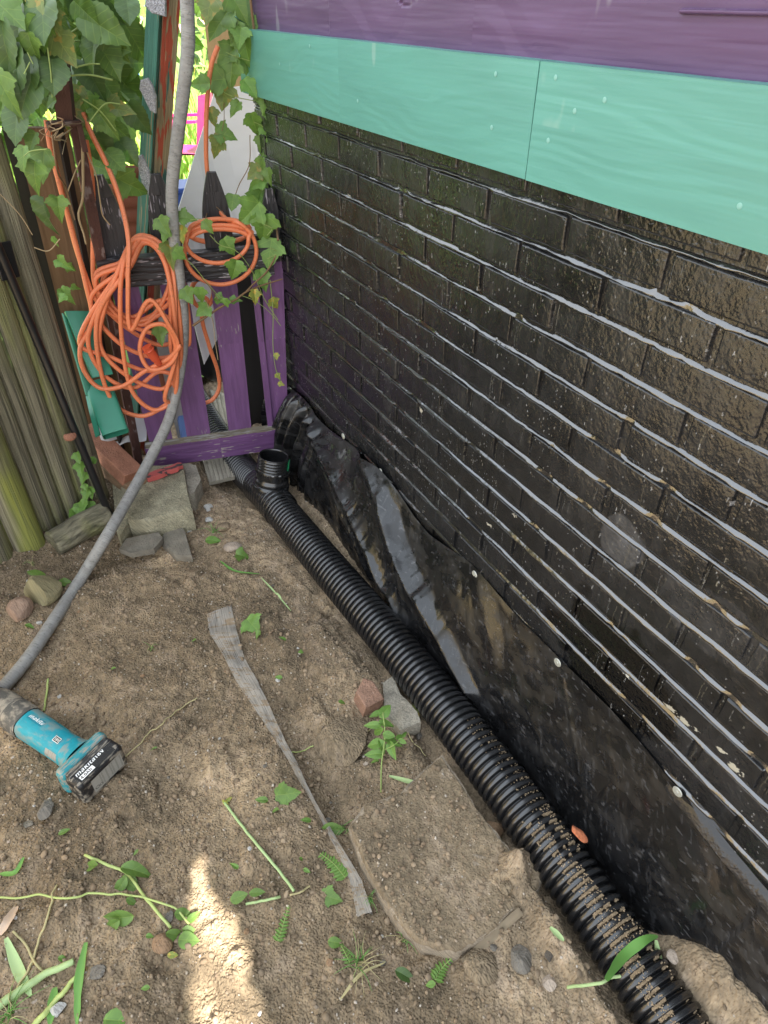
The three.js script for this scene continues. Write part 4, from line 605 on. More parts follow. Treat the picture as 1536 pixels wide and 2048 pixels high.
// ---------------------------------------------------------------- stones, concrete, bricks
const stoneTex = (r, g, b, s, sp = 0.5) => tex(256, 256, (u, v) => { const k = 0.72 + 0.6 * (fbm(u * 6, v * 6, 4, s, 6) - 0.35) + sp * 0.5 * (n2(u * 90, v * 90, s + 3, 90) - 0.5), w = n2(u * 70, v * 70, s + 8, 70) > 0.93 ? sp : 0; return [r * k + w * 0.2, g * k + w * 0.19, b * k + w * 0.17]; });
const stoneBump = tex(256, 256, (u, v) => 0.5 * fbm(u * 12, v * 12, 3, 5, 12) + 0.5 * fbm(u * 50, v * 50, 2, 9, 50), false);
const SM = (r, g, b, s, sp) => std({ map: stoneTex(r, g, b, s, sp), bumpMap: stoneBump, bumpScale: 0.004, roughness: 0.95 });
const MAT = { soilrock: SM(0.32, 0.24, 0.155, 3, 0.7), grey: SM(0.24, 0.215, 0.18, 5), pale: SM(0.42, 0.34, 0.27, 7), olive: SM(0.36, 0.31, 0.17, 9), pink: SM(0.42, 0.28, 0.2, 11), dark: SM(0.13, 0.11, 0.09, 13), concrete: SM(0.38, 0.34, 0.27, 15, 0.9), moss: SM(0.36, 0.325, 0.22, 17, 1.2), paver: SM(0.46, 0.205, 0.125, 19, 0.5), brown: SM(0.3, 0.19, 0.11, 21, 0.6), slate: SM(0.27, 0.24, 0.19, 23, 0.3), white: SM(0.62, 0.6, 0.56, 25, 0.2) };
function stone(px, py, wpx, hpx, mat, label, s, opt = {}) {
  const c = onG(px, py), d = c.distanceTo(EYE), k = d / FOCAL, rx = wpx * k / 2, rz = hpx * k / 2 * 1.15, ry = (opt.h || 0.6) * Math.min(rx, rz);
  const m = part(opt.name || 'stone', rock(rx, ry, rz, s, opt.cuts ?? 6, 3, opt.amp ?? 0.14), mat); m.position.copy(c); m.position.y += ry * (opt.sink ?? 0.35); m.rotation.y = opt.turn ?? -YAW; tag(m, label, opt.cat || 'stone', opt.group); return m;
}
stone(92, 1190, 66, 62, MAT.olive, 'large yellowish olive rock beside the grey hose', 3, { h: 0.95, cuts: 8, sink: 0.5 });
stone(42, 1226, 42, 42, MAT.pink, 'small pinkish rock touching the yellowish rock', 8, { h: 0.9, cuts: 8, sink: 0.5 });
stone(93, 1620, 26, 34, MAT.grey, 'grey pebble lying on the soil below the power tool battery', 12, { h: 0.9, sink: 0.5 });
stone(55, 1650, 20, 12, MAT.slate, 'thin bluish sliver of stone on the soil', 14, { h: 0.6 });
stone(466, 1098, 36, 24, MAT.pale, 'smooth pale tan stone with a green sprig on it', 17, { cuts: 1, sink: 0.6 });
stone(449, 1058, 28, 24, MAT.soilrock, 'brown clod next to the smooth pale stone', 19, { h: 0.8 });
stone(416, 1017, 20, 18, MAT.white, 'whitish pebble below the concrete block, furthest from the pipe', 22, {});
stone(418, 1038, 16, 13, MAT.white, 'small white pebble under the whitish pebble', 23, {});
stone(378, 1062, 12, 10, MAT.white, 'tiny white pebble beside the slate slab', 25, {});
MAT.soilrock = std({ map: soilMap.clone(), bumpMap: soilBump.clone(), bumpScale: 0.011, roughness: 0.97, color: lin(0.88, 0.87, 0.87) }); MAT.soilrock.map.repeat.set(0.19, 0.19); MAT.soilrock.bumpMap.repeat.set(0.19, 0.19);
stone(686, 1478, 118, 112, MAT.soilrock, 'big round soil covered boulder beside the edging strip', 31, { h: 0.36, cuts: 9, amp: 0.2, sink: 0.2 });
stone(1042, 1918, 38, 42, MAT.grey, 'brown grey stone near the foot of the slab', 35, { h: 0.8 });
stone(965, 1935, 62, 48, MAT.soilrock, 'low soil covered lump beside the brown grey stone', 36, { h: 0.45, cuts: 3 });
stone(1098, 1914, 15, 18, MAT.dark, 'dark blue grey pebble right of the brown grey stone', 37, { h: 0.8 });
stone(985, 1668, 36, 36, MAT.brown, 'brown stone at the slab edge against the pipe', 38, { h: 0.7, sink: 1.3 });
stone(838, 1470, 14, 20, MAT.grey, 'small grey pebble under the yellow leaf', 39, { h: 0.8 });
stone(326, 1888, 34, 26, MAT.brown, 'half buried brown stone beside the sunlit patch', 40, { h: 0.7, cuts: 2 });
stone(338, 1835, 18, 18, MAT.grey, 'grey pebble next to the crossed stems', 41, { h: 0.7 });
stone(196, 1946, 28, 20, MAT.grey, 'grey pebble beside the cut reed stalk', 42, { h: 0.7 });
stone(117, 2020, 26, 20, MAT.white, 'white pebble between the cut reed stalks', 43, { h: 0.8 });
stone(1346, 1912, 20, 18, MAT.pale, 'round cream pebble on the sand mound over the pipe', 44, { cuts: 1, h: 0.6, sink: 0.7 });
stone(1098, 1964, 24, 26, MAT.pale, 'buff flat pebble left of the pipe end', 45, { h: 0.6 });
stone(848, 1862, 22, 16, MAT.brown, 'tan pebble on the soil below the slab corner', 46, { h: 0.6 });
stone(1010, 1780, 22, 24, MAT.soilrock, 'small soil coloured lump on the broken slab', 48, { h: 0.5, sink: 2.2 });
{ // scattered little stones, alike but for their place
  const r = rngOf(303); let n = 0; while (n < 70) { const px = rr(10, 1000, r), py = rr(1120, 2040, r), c = onG(px, py), [pxx] = pipeAt(c.z); if (c.x > pxx - 0.09) continue; const w = rr(5, 13, r) * (0.7 + 0.3 * (py / 2048)); stone(px, py, w, w * rr(0.6, 1, r), [MAT.grey, MAT.pale, MAT.soilrock, MAT.brown, MAT.white, MAT.soilrock][Math.floor(r() * 6)], 'tiny pebble strewn on the open soil', 400 + n, { group: 'pebbles strewn on the soil', h: rr(0.6, 0.9, r), turn: r() * 6, name: 'pebble', cat: 'pebble' }); n++; }
}
function slab(P, top, th, s, rings = [1, 0.985, 0.94, 0.8, 0.6, 0.35, 0.12, 0], rough = 0.006) { // star shaped broken slab, P = pixels of its outline
  const pts = []; P.forEach((p, i) => { const q = P[(i + 1) % P.length]; for (let k = 0; k < 6; k++) pts.push(onY(mix(p[0], q[0], k / 6), mix(p[1], q[1], k / 6), top)); });
  const c = pts.reduce((a, q) => a.add(q), V3(0, 0, 0)).multiplyScalar(1 / pts.length), n = pts.length, pos = [], id = [], uv = [];
  const lay = (k, y, wob) => pts.forEach((q, i) => { const f = k * (1 + wob * (n2(i * 0.9, s) - 0.5)), x = c.x + (q.x - c.x) * f, z = c.z + (q.z - c.z) * f; pos.push(x, y + rough * (fbm(x * 45, z * 45, 3, s) - 0.5) * 2, z); uv.push(x * 5 + y * 3, z * 5 + y * 3); });
  lay(0.97, top - th, 0.03); lay(1.0, top - th * 0.6, 0.035); rings.forEach((k, j) => lay(k, top - (j === 0 ? 0.006 : 0), j < 2 ? 0.02 : 0));
  for (let j = 0; j < rings.length + 1; j++) for (let i = 0; i < n; i++) { const a = j * n + i, b = j * n + (i + 1) % n; id.push(a, b, a + n, b, b + n, a + n); }
  const g = geoOf(pos, id, uv); const nn = g.attributes.normal; let up = 0; for (let i = 2 * n; i < nn.count; i++) up += nn.getY(i); if (up < 0) { g.index.array.reverse(); g.computeVertexNormals(); } return toCreasedNormals(g, 0.9);
}
const one = (name, geo, mat, label, cat, group) => tag(part(name, geo, mat), label, cat, group);
const slabSoil = std({ map: soilMap, bumpMap: soilBump, bumpScale: 0.006, roughness: 0.97, color: lin(0.88, 0.87, 0.87) }); slabSoil.map = soilMap.clone(); slabSoil.map.repeat.set(0.23, 0.23); slabSoil.bumpMap = soilBump.clone(); slabSoil.bumpMap.repeat.set(0.23, 0.23);
const soilSide = std({ map: stoneTex(0.36, 0.29, 0.21, 33, 0.9), bumpMap: stoneBump, bumpScale: 0.005, roughness: 0.95 });
{
  const outline = SLAB;
  const g = thing('broken_slab', 'large broken concrete slab coated with sandy soil beside the pipe', 'slab', null, onY(880, 1720, 0.03));
  part('rubble_edge', local(slab(outline, 0.036, 0.085, 5, undefined, 0.009), g), soilSide, g);
  const inner = outline.map(([x, y]) => [mix(880, x, 0.985) + 6 * (n2(x * 0.05, y * 0.05) - 0.5), mix(1722, y, 0.985) + 6 * (n2(x * 0.05 + 9, y * 0.05) - 0.5)]); part('soil_crust', local(slab(inner, 0.041, 0.02, 9, [1, 0.97, 0.93, 0.87, 0.8, 0.72, 0.64, 0.56, 0.48, 0.4, 0.32, 0.24, 0.16, 0.08, 0], 0.0045), g), slabSoil, g);
}
one('concrete_lump', slab([[765, 1365], [785, 1352], [800, 1385], [835, 1425], [842, 1445], [800, 1460], [770, 1430]], 0.025, 0.05, 12), MAT.concrete, 'pale concrete lump wedged against the pipe next to the brick bit', 'concrete');
{
  const b = onG(728, 1400); const sh = new THREE.Shape([[-0.026, -0.03], [0.024, -0.036], [0.03, 0.014], [0.018, 0.034], [-0.02, 0.016]].map(q => new THREE.Vector2(...q)));
  const g = boxUV(jitter(new THREE.ExtrudeGeometry(sh, { depth: 0.05, bevelEnabled: true, bevelSize: 0.003, bevelThickness: 0.003, bevelSegments: 2 }), 0.002, 60, 3), 5).rotateX(-Math.PI / 2).rotateX(0.25).rotateY(0.2).translate(b.x, b.y - 0.005, b.z); one('brick_chunk', g, SM(0.38, 0.22, 0.15, 29, 0.6), 'broken brick end standing upright in the soil beside the pipe', 'brick');
}
{ const p = V3(0.655, 0.112, -0.375), q = onX(1158, 1668, 0.662); const m = one('brick_chip', rock(0.011, 0.008, 0.022, 51, 6, 2), SM(0.62, 0.2, 0.09, 27, 0.4), 'small orange brick chip resting between pipe and plastic sheet', 'brick'); m.position.copy(q); m.rotation.set(0.5, 0.4, -0.5); }
{ // concrete block and its neighbours at the gate foot
  const cb = thing('concrete_block', 'mossy rough concrete block set in the ground at the gate foot', 'concrete block', null, onY(310, 1020, 0.0));
  const top = 0.105, P = [[238, 958], [300, 930], [366, 926], [376, 985], [384, 1015], [300, 1040], [255, 1040]];
  part('block', local(slab(P, top, 0.14, 21, [1, 0.98, 0.9, 0.7, 0.45, 0.2, 0], 0.008), cb), MAT.moss, cb);
  const face = slab([[224, 960], [240, 945], [262, 1040], [240, 1072], [232, 1060]], top - 0.02, 0.1, 22); part('corner_piece', local(face, cb), MAT.moss, cb);
  one('concrete_kerb', slab([[366, 926], [392, 930], [402, 960], [388, 985], [372, 990]], 0.075, 0.1, 23), MAT.concrete, 'narrow rough concrete stub right of the mossy block', 'concrete');
  one('slate_slab', slab([[330, 1052], [358, 1048], [370, 1062], [384, 1112], [350, 1110], [322, 1085]], 0.035, 0.03, 24, undefined, 0.003), MAT.slate, 'flat grey slate half buried under the soil slope', 'slate');
  one('stone_tile', slab([[238, 1098], [252, 1076], [318, 1064], [326, 1076], [308, 1098], [262, 1106]], 0.058, 0.022, 25, undefined, 0.002), MAT.slate, 'flat squarish grey tile lying on the soil beside the slate', 'tile');
}
function block(a, b, c, h, mat, name, label, cat, s) { // top face corner a, along b, across c (world), height h
  const x = b.clone().sub(a), z = c.clone().sub(a), L = x.length(), W = z.length(), X = x.normalize(), Yn = z.clone().normalize().cross(X).normalize(); if (Yn.y < 0) Yn.negate(); const Zn = X.clone().cross(Yn); const sgn = Math.sign(Zn.dot(z));
  const g = boxUV(jitter(rbox(L, h, W, 0.005, 3), 0.0012, 60, s), 5); g.applyMatrix4(new THREE.Matrix4().makeBasis(X, Yn, Zn).setPosition(a.clone().addScaledVector(X, L / 2).addScaledVector(Zn, sgn * W / 2).addScaledVector(Yn, -h / 2))); return one(name, g, mat, label, cat);
}
{
  const a = onY(150, 855, 0.262), b = onY(250, 952, 0.16), c = onY(175, 832, 0.262);
  block(a, b, c, 0.052, MAT.paver, 'paving_brick', 'salmon red paving brick propped on the concrete block', 'brick', 3);
  const a2 = onY(182, 918, 0.165), b2 = onY(262, 980, 0.112), c2 = onY(216, 893, 0.17); block(a2, b2, c2, 0.05, MAT.brown, 'paving_brick', 'brownish paving brick underneath the salmon one', 'brick', 5);
  const l = rock(0.02, 0.014, 0.02, 61, 4, 2), q = onZ(140, 873, -2.04); one('brick_scrap', l.translate(q.x, q.y, q.z), MAT.paver, 'little pink brick scrap behind the black rod', 'brick');
  const rp = onY(330, 938, 0.13); const sh = new THREE.Shape(); [[-0.07, -0.012], [-0.02, -0.016], [0.0, -0.012], [0.04, -0.015], [0.062, -0.008], [0.064, 0.006], [0.055, 0.014], [0.02, 0.012], [-0.03, 0.017], [-0.072, 0.013]].forEach((p, i) => i ? sh.lineTo(...p) : sh.moveTo(...p)); sh.closePath();
  one('red_plastic_strip', boxUV(new THREE.ExtrudeGeometry(sh, { depth: 0.016, bevelEnabled: true, bevelSize: 0.002, bevelThickness: 0.002, bevelSegments: 2 }), 4).rotateX(-Math.PI / 2).rotateY(0.18).translate(rp.x, rp.y - 0.02, rp.z), std({ map: tex(128, 128, (u, v) => { const w = sst(0.58, 0.64, fbm(u * 12, v * 12, 3, 4)); return [mix(0.5, 0.06, w), mix(0.1, 0.05, w), mix(0.09, 0.05, w)]; }), roughness: 0.5 }), 'chipped red plastic strip lying under the gate rail', 'plastic strip');
}
{ // round landscape timber
  const a = onG(108, 1098), b = onG(222, 1044), t = thing('landscape_timber', 'short round mossy timber lying on the soil at the fence foot', 'timber', null, a.clone());
  const g = jitter(tube([a.clone().add(V3(0, 0.02, 0)), a.clone().lerp(b, 0.5).add(V3(0, 0.03, -0.005)), b.clone().add(V3(0, 0.035, 0))], q => 0.046 * (q < 0.02 || q > 0.98 ? 0.9 : 1), 30, 18), 0.004, 25, 3); { const q = g.attributes.uv; for (let i = 0; i < q.count; i++) q.setXY(i, q.getY(i), q.getX(i) * 0.6); } part('log', local(g, t), std({ map: fenceMap(17, 0.35), bumpMap: fenceB, bumpScale: 0.006, roughness: 0.95 }), t);
}
{ // strip of old lawn edging
  const Lf = [[413, 1230], [420, 1270], [446, 1312], [470, 1360], [506, 1412], [546, 1472], [582, 1532], [622, 1602], [664, 1682], [700, 1762], [716, 1836]], Rt = [[462, 1212], [474, 1268], [488, 1318], [516, 1368], [541, 1418], [572, 1488], [602, 1548], [646, 1636], [688, 1706], [724, 1768], [746, 1830]];
  const g = thing('edging_strip', 'long weathered grey edging strip half buried in the bare soil', 'edging', null, onG(560, 1500));
  const n = 100, at = (A, t) => { const k = t * (A.length - 1), i = Math.min(A.length - 2, Math.floor(k)); return [mix(A[i][0], A[i + 1][0], k - i), mix(A[i][1], A[i + 1][1], k - i)]; };
  const sh = (o, e) => grid(n, 6, (u, v) => { const l = at(Lf, u), r = at(Rt, u), w = (n2(u * 14, e) - 0.5) * 3, p = onG(mix(l[0] + w, r[0] + w, v), mix(l[1], r[1], v)); p.y += o + 0.002 * Math.sin(v * 3.14) + 0.012 * v * sst(0.15, 0.4, u); return p; }, (u, v) => [v * 0.5, u * 3]);
  const m = std({ map: tex(128, 512, (u, v) => { const k = 0.85 + 0.3 * (fbm(u * 30, v * 12, 4, 4) - 0.3), d = sst(0.55, 0.7, fbm(u * 5, v * 40, 3, 9)); return [mix(0.34 * k, 0.3 * k, d), mix(0.305 * k, 0.225 * k, d), mix(0.26 * k, 0.15 * k, d)]; }), bumpMap: grainBV, bumpScale: 0.003, roughness: 0.9 });
  const a = sh(0.004, 1), b = sh(-0.012, 1), nn = a.attributes.normal; const side = grid(n, 1, (u, v) => { const r = at(Rt, u), w = (n2(u * 14, 1) - 0.5) * 3, p = onG(r[0] + w, r[1]); p.y += (v ? -0.012 : 0.004) + 0.012 * sst(0.15, 0.4, u); return p; }), side2 = grid(n, 1, (u, v) => { const r = at(Lf, u), w = (n2(u * 14, 1) - 0.5) * 3, p = onG(r[0] + w, r[1]); p.y += (v ? -0.012 : 0.004); return p; });
  part('strip', local(mergeGeometries([a, b, side, side2]), g), m, g);
}
{ // short grey slat near the slab foot
  const a = onG(925, 1925, -0.001), b = onG(1040, 1820, 0.003); const g = thing('wood_slat', 'thin weathered wood slat lying at the foot of the slab', 'slat', null, a.clone()); stick(g, 'slat', a, b, 0.017, 0.012, SM(0.3, 0.235, 0.155, 41, 0.5), V3(0.3, 1, 0.5), 8);
}
// ---------------------------------------------------------------- ribbed boards and rubbish by the gate
{
  const rib = (P, y, n, label) => { const c = P.map(p => onY(p[0], p[1], y)), t = thing('ribbed_board', label, 'board', 'ribbed boards under the gate', c[0].clone()); const f = (u, v) => c[0].clone().lerp(c[1], u).lerp(c[3].clone().lerp(c[2], u), v); const g = grid(n * 6, 12, (u, v) => { const k = (u * n) % 1, q = f(u, v); q.y += (k > 0.16 && k < 0.84 ? 0.004 : 0) + 0.002 * (n2(u * 9, v * 9) - 0.5); return q; }), g2 = grid(n * 6, 1, (u, v) => { const k = (u * n) % 1, q = f(u, 1); q.y += v ? -0.012 : (k > 0.16 && k < 0.84 ? 0.004 : 0); return q; }); part('board', local(mergeGeometries([g, g2]), t), SM(0.42, 0.38, 0.3, 51, 0.3), t); };
  rib([[370, 800], [450, 800], [487, 950], [418, 966]], 0.018, 9, 'ribbed whitish board sticking out flat under the gate'); rib([[418, 780], [500, 800], [492, 925], [474, 945]], 0.008, 8, 'ribbed whitish board under the gate touching the pipe');
  const wb = thing('white_board', 'dirty white board leaning behind the gate pickets', 'board', null, onZ(350, 880, -2.5).setY(0)); stick(wb, 'panel', onZ(392, 900, -2.42), onZ(318, 560, -2.55), 0.12, 0.012, SM(0.55, 0.54, 0.5, 53, 0.2), V3(-0.2, 0.3, 1), 10);
  const bl = thing('blue_cloth', 'folded blue striped cloth behind the gate', 'cloth', null, onZ(378, 870, -2.4).setY(0)); const a = onZ(385, 905, -2.36), b = onZ(365, 800, -2.5); stick(bl, 'cloth', a, b, 0.07, 0.03, std({ map: tex(64, 64, (u, v) => (u * 12 % 1) < 0.3 ? [0.03, 0.05, 0.12] : [0.16, 0.27, 0.55]), roughness: 0.9 }), V3(-0.2, 0.4, 1), 10, 0.012);
  const bg = thing('black_bag', 'dark crumpled plastic bag behind the gate', 'bag', null, onZ(440, 700, -2.75).setY(0)); part('bag', local(rock(0.2, 0.26, 0.12, 91, 9, 4, 0.2).translate(onZ(455, 680, -2.8).x, 0.32, -2.85), bg), phy({ color: lin(0.008, 0.008, 0.009), roughness: 0.3 }), bg);
  const dk = thing('dark_panel', 'dark upright panel behind the gate against the house corner', 'panel', null, onZ(520, 700, -2.5).setY(0)); stick(dk, 'panel', onZ(528, 860, -2.5), onZ(500, 470, -2.5), 0.17, 0.03, std({ map: woodTex(0.02, 0.018, 0.016, 66), roughness: 0.7 }), V3(-0.3, 0, 1), 6);
  const ws = onG(255, 880); const sc = thing('white_scrap', 'torn white plastic scrap on the ground behind the paving brick', 'plastic scrap', null, onZ(250, 855, -2.3)); const g = grid(16, 8, (u, v) => onZ(mix(196, 292, u), mix(842, 888, v) + 10 * Math.sin(u * 5), mix(-2.44, -2.38, v)).add(V3(0, 0.012 * Math.sin(u * 9 + v * 3), 0))); part('scrap', local(g, sc), std({ color: lin(0.6, 0.6, 0.6), roughness: 0.5, side: THREE.DoubleSide }), sc);
  const ws2 = thing('white_scrap', 'white plastic sheet edge between fence and green gutter', 'plastic scrap', null, onZ(185, 830, -2.26)); part('scrap', local(grid(8, 14, (u, v) => onZ(mix(172, 205, u) + v * 30, mix(790, 880, v), -2.27 + 0.01 * Math.sin(v * 8)).add(V3(0, 0, 0.01 * Math.sin(u * 4)))), ws2), std({ color: lin(0.55, 0.56, 0.57), roughness: 0.5, side: THREE.DoubleSide }), ws2);
}
// ---------------------------------------------------------------- garden beyond
{
  const lawn = grid(60, 60, (u, v) => { const x = mix(-14, 24, u), z = mix(-2.95, -40, v * v); return V3(x, 0.02 + 0.05 * (fbm(x, z, 2, 3) - 0.5) + 0.02, z); }, (u, v, q) => [q.x, q.z]);
  tag(part('garden_lawn', lawn, std({ map: tex(256, 256, (u, v) => { const k = 0.6 + 0.8 * fbm(u * 20, v * 20, 4, 3, 20); return [0.12 * k, 0.21 * k, 0.04 * k]; }), roughness: 1 })), 'sunlit green lawn beyond the gate', 'lawn', null, 'structure');
  const blade = (() => { const p = [], id = []; for (let i = 0; i <= 4; i++) { const t = i / 4, w = 0.5 * (1 - t * t); p.push(-w, t, 0.25 * t * t, w, t, 0.25 * t * t); if (i < 4) { const a = i * 2; id.push(a, a + 1, a + 2, a + 1, a + 3, a + 2); } } return geoOf(p, id); })();
  const n = 9000, m = new THREE.InstancedMesh(blade, leafM(0.22, 0.33, 0.07, null, 0.6, 0.35), n), M = new THREE.Matrix4(), q = new THREE.Quaternion(), r = rngOf(61), c = new THREE.Color(); m.castShadow = m.receiveShadow = true;
  for (let i = 0; i < n; i++) { const z = -3.9 - 7 * Math.pow(r(), 1.3), x = rr(0.05, 0.62, r) * -z + rr(-0.6, 0.4, r), cp = onY(372, 298, 0.44), h = rr(0.15, 0.5, r) * (z < -6 ? 2.0 : 1) * (z > cp.z - 0.5 && Math.abs(x - cp.x * z / cp.z) < 0.55 ? 0.3 : 1); q.setFromEuler(new THREE.Euler(rr(-0.35, 0.35, r), r() * 6.3, rr(-0.35, 0.35, r))); M.compose(V3(x, 0.03, z), q, V3(rr(0.006, 0.02, r) * (z < -6 ? 2 : 1), h, h)); m.setMatrixAt(i, M); const k = rr(0.7, 1.25, r), yl = r() < 0.05; c.setRGB(k * (yl ? 2.4 : 1), k, k * (yl ? 0.8 : 1)); m.setColorAt(i, c); }
  m.name = 'tall_grass'; scene.add(m); tag(m, 'tall sunlit yellow green grass beyond the gate', 'grass', null, 'stuff');
  // shrubs and trees closing the view
  const bark = std({ color: lin(0.08, 0.06, 0.045), roughness: 1 });
  const bush = (name, label, cx, cz, rx, ry, rz, y0, kind, size, n, mat, seed, cat) => { const t = thing(name, label, cat, null, V3(cx, 0, cz)); part('crown', local(leafCloud(n, r => { const a = V3(rr(-1, 1, r), rr(-1, 1, r), rr(-1, 1, r)); if (a.length() > 1 || a.length() < 0.35) return null; if (n2(a.x * 3 + seed, a.y * 3 + a.z * 2, 5) < 0.36) return null; return V3(cx + a.x * rx, y0 + ry + a.y * ry, cz + a.z * rz); }, kind, size, V3(0, 0.8, 0.7), seed), t), mat, t); part('trunk', local(tube([V3(cx, 0, cz), V3(cx + 0.05, y0 + ry * 0.6, cz), V3(cx, y0 + ry * 1.3, cz)], k => 0.05 * (1 - 0.6 * k), 10, 8), t), bark, t); };
  bush('leafy_shrub', 'dense dark shrub with broad leaves behind the rusty post', 0.16, -3.3, 0.5, 0.62, 0.4, 0.5, 'big', 0.14, 420, LM.pin, 301, 'shrub');
    bush('flower_bush', 'low sunlit bush in the garden beside the pink chair', 1.75, -4.9, 0.5, 0.35, 0.4, 0.05, 'oval', 0.08, 700, LM.pin, 303, 'bush');
  bush('hedge_tree', 'broad leafy tree at the far left end of the garden', 0.4, -9.5, 2.2, 1.6, 1.2, 0.3, 'big', 0.3, 1100, LM.pin, 304, 'tree');
  bush('hedge_tree', 'sunlit round tree at the back of the garden', 3.8, -11, 1.6, 1.5, 1.2, 0.4, 'oval', 0.3, 1100, LM.pin, 305, 'tree');
  bush('hedge_tree', 'dark green tree at the far right of the garden', 6.6, -12.5, 1.8, 1.8, 1.2, 0.4, 'big', 0.32, 1000, LM.pin, 306, 'tree');
  bush('hedge_tree', 'wide tree far behind the lawn on the left', -4.5, -13, 3.4, 2.2, 1.5, 0.3, 'big', 0.4, 1100, LM.pin, 307, 'tree');
}
{ // pink plastic chair
  const cc = onY(372, 298, 0.44), pk = phy({ color: lin(0.42, 0.012, 0.14), roughness: 0.35 }), t = thing('plastic_chair', 'bright pink plastic garden chair beyond the gate', 'chair', null, cc.clone().setY(0.03));
  const L = (a, b, w, d) => stick(t, 'leg', a, b, w, d, pk, V3(-0.2, 0, 1), 4);
  const c = V3(cc.x, 0, cc.z), s = 0.2, sy = 0.44;
  const st = grid(10, 10, (u, v) => V3(c.x + (u - 0.5) * 0.42, sy - 0.02 * Math.sin(u * 3.14) * Math.sin(v * 3.14), c.z + (v - 0.5) * 0.42)), sb = st.clone().translate(0, -0.012, 0); part('seat', local(mergeGeometries([st, sb, grid(10, 1, (u, v) => V3(c.x + (u - 0.5) * 0.42, sy - v * 0.05, c.z + 0.21)), grid(10, 1, (u, v) => V3(c.x - 0.21, sy - v * 0.05, c.z + (u - 0.5) * 0.42))]), t), pk, t);
  for (const [x, zz] of [[-1, 1], [1, 1], [-1, -1], [1, -1]]) L(V3(c.x + x * (s + 0.03), 0.02, c.z + zz * (s + 0.03)), V3(c.x + x * s, sy, c.z + zz * s), 0.05, 0.02);
  for (const x of [-1, 1]) { stick(t, 'armrest', V3(c.x + x * 0.235, 0.66, c.z + 0.18), V3(c.x + x * 0.235, 0.68, c.z - 0.22), 0.05, 0.02, pk, V3(0, 1, 0), 4); L(V3(c.x + x * 0.22, sy, c.z + 0.18), V3(c.x + x * 0.235, 0.66, c.z + 0.18), 0.045, 0.02).name = 'arm_support'; }
  part('backrest', local(grid(12, 10, (u, v) => V3(c.x + (u - 0.5) * 0.44, sy + v * 0.42, c.z - 0.2 - v * 0.08 + 0.05 * Math.abs(u - 0.5))), t), pk, t); t.rotation.y = -2.2;
}
{ // ribbed terracotta coloured pot
  const c = onZ(262, 420, -3.0), p = thing('planter_pot', 'large brown ribbed plastic plant pot behind the gate', 'pot', null, V3(c.x, 0.02, -3.05)), pm = phy({ color: lin(0.2, 0.062, 0.035), roughness: 0.45 });
  const top = 0.9, pr = []; for (let i = 0; i <= 8; i++) pr.push(new THREE.Vector2(mix(0.15, 0.235, i / 8), mix(0, top - 0.2, i / 8))); for (const [r, y] of [[0.245, -0.19], [0.247, -0.165], [0.24, -0.16], [0.242, -0.14], [0.255, -0.135], [0.256, -0.105], [0.247, -0.1], [0.249, -0.085], [0.262, -0.08], [0.264, -0.05], [0.256, -0.046], [0.27, -0.03], [0.272, 0], [0.262, 0.002], [0.25, -0.03], [0.235, -0.2]]) pr.push(new THREE.Vector2(r, top + y));
  pr.forEach(q => { q.x *= 0.68; }); part('pot', new THREE.LatheGeometry(pr, 56), pm, p); part('potting_soil', new THREE.CircleGeometry(0.16, 32).rotateX(-Math.PI / 2).translate(0, top - 0.08, 0), std({ color: lin(0.05, 0.035, 0.025), roughness: 1 }), p);
}
{ // white panel leaning behind the gate
  const P = [[430, 180, -2.62], [516, 168, -2.62], [548, 480, -2.5], [408, 728, -2.5], [350, 470, -2.5]], c = P.map(p => onZ(...p)), t = thing('leaning_sheet', 'scuffed white sheet panel leaning behind the gate against the house corner', 'panel', null, onZ(440, 400, -2.55).setY(0.3));
  const o = c[0].clone(), X = c[1].clone().sub(o).normalize(), n = c[1].clone().sub(o).cross(c[3].clone().sub(o)).normalize(); if (n.z < 0) n.negate(); const Y = n.clone().cross(X); const sh = new THREE.Shape(c.map(q => { const d = q.clone().sub(o); return new THREE.Vector2(d.dot(X), d.dot(Y)); }));
  const g = boxUV(new THREE.ExtrudeGeometry(sh, { depth: 0.004, bevelEnabled: true, bevelSize: 0.001, bevelThickness: 0.001, bevelSegments: 1 }), 1.5); g.applyMatrix4(new THREE.Matrix4().makeBasis(X, Y, n).setPosition(o));
  part('panel', local(g, t), std({ map: tex(256, 256, (u, v) => { const k = 0.93 + 0.12 * (fbm(u * 4, v * 14, 3, 4) - 0.5) - 0.1 * sst(0.62, 0.72, fbm(u * 22, v * 3, 3, 8)); return [0.76 * k, 0.76 * k, 0.77 * k]; }), roughness: 0.5 }), t);
}
{ // things half seen in the garden
  const bm = phy({ color: lin(0.05, 0.16, 0.6), roughness: 0.4 }); for (const [px, py, w, l] of [[195, 133, 0.12, 'blue bucket rim showing through the leaves of the shrub'], [240, 142, 0.12, 'blue tub showing between leaves next to the wooden pole'], [203, 170, 0.06, 'light blue jar low among the shrub leaves']]) { const q = onZ(px, py, -4.4), t = part('garden_tub', new THREE.LatheGeometry([[0.0, -0.1], [0.75, -0.1], [0.9, 0.1], [1, 0.12], [0.92, 0.13], [0.8, 0.0], [0, 0]].map(k => new THREE.Vector2(k[0] * w, k[1])), 24), bm); t.position.copy(q); tag(t, l, 'tub'); }
  const b = thing('blue_box', 'dark blue crate behind the middle picket', 'crate', null, onZ(358, 412, -2.9)); part('crate', rbox(0.16, 0.14, 0.16, 0.01, 2), phy({ color: lin(0.02, 0.06, 0.3), roughness: 0.4 }), b); part('rim', rbox(0.17, 0.02, 0.17, 0.006, 2).translate(0, 0.07, 0), phy({ color: lin(0.02, 0.06, 0.3), roughness: 0.4 }), b);
}
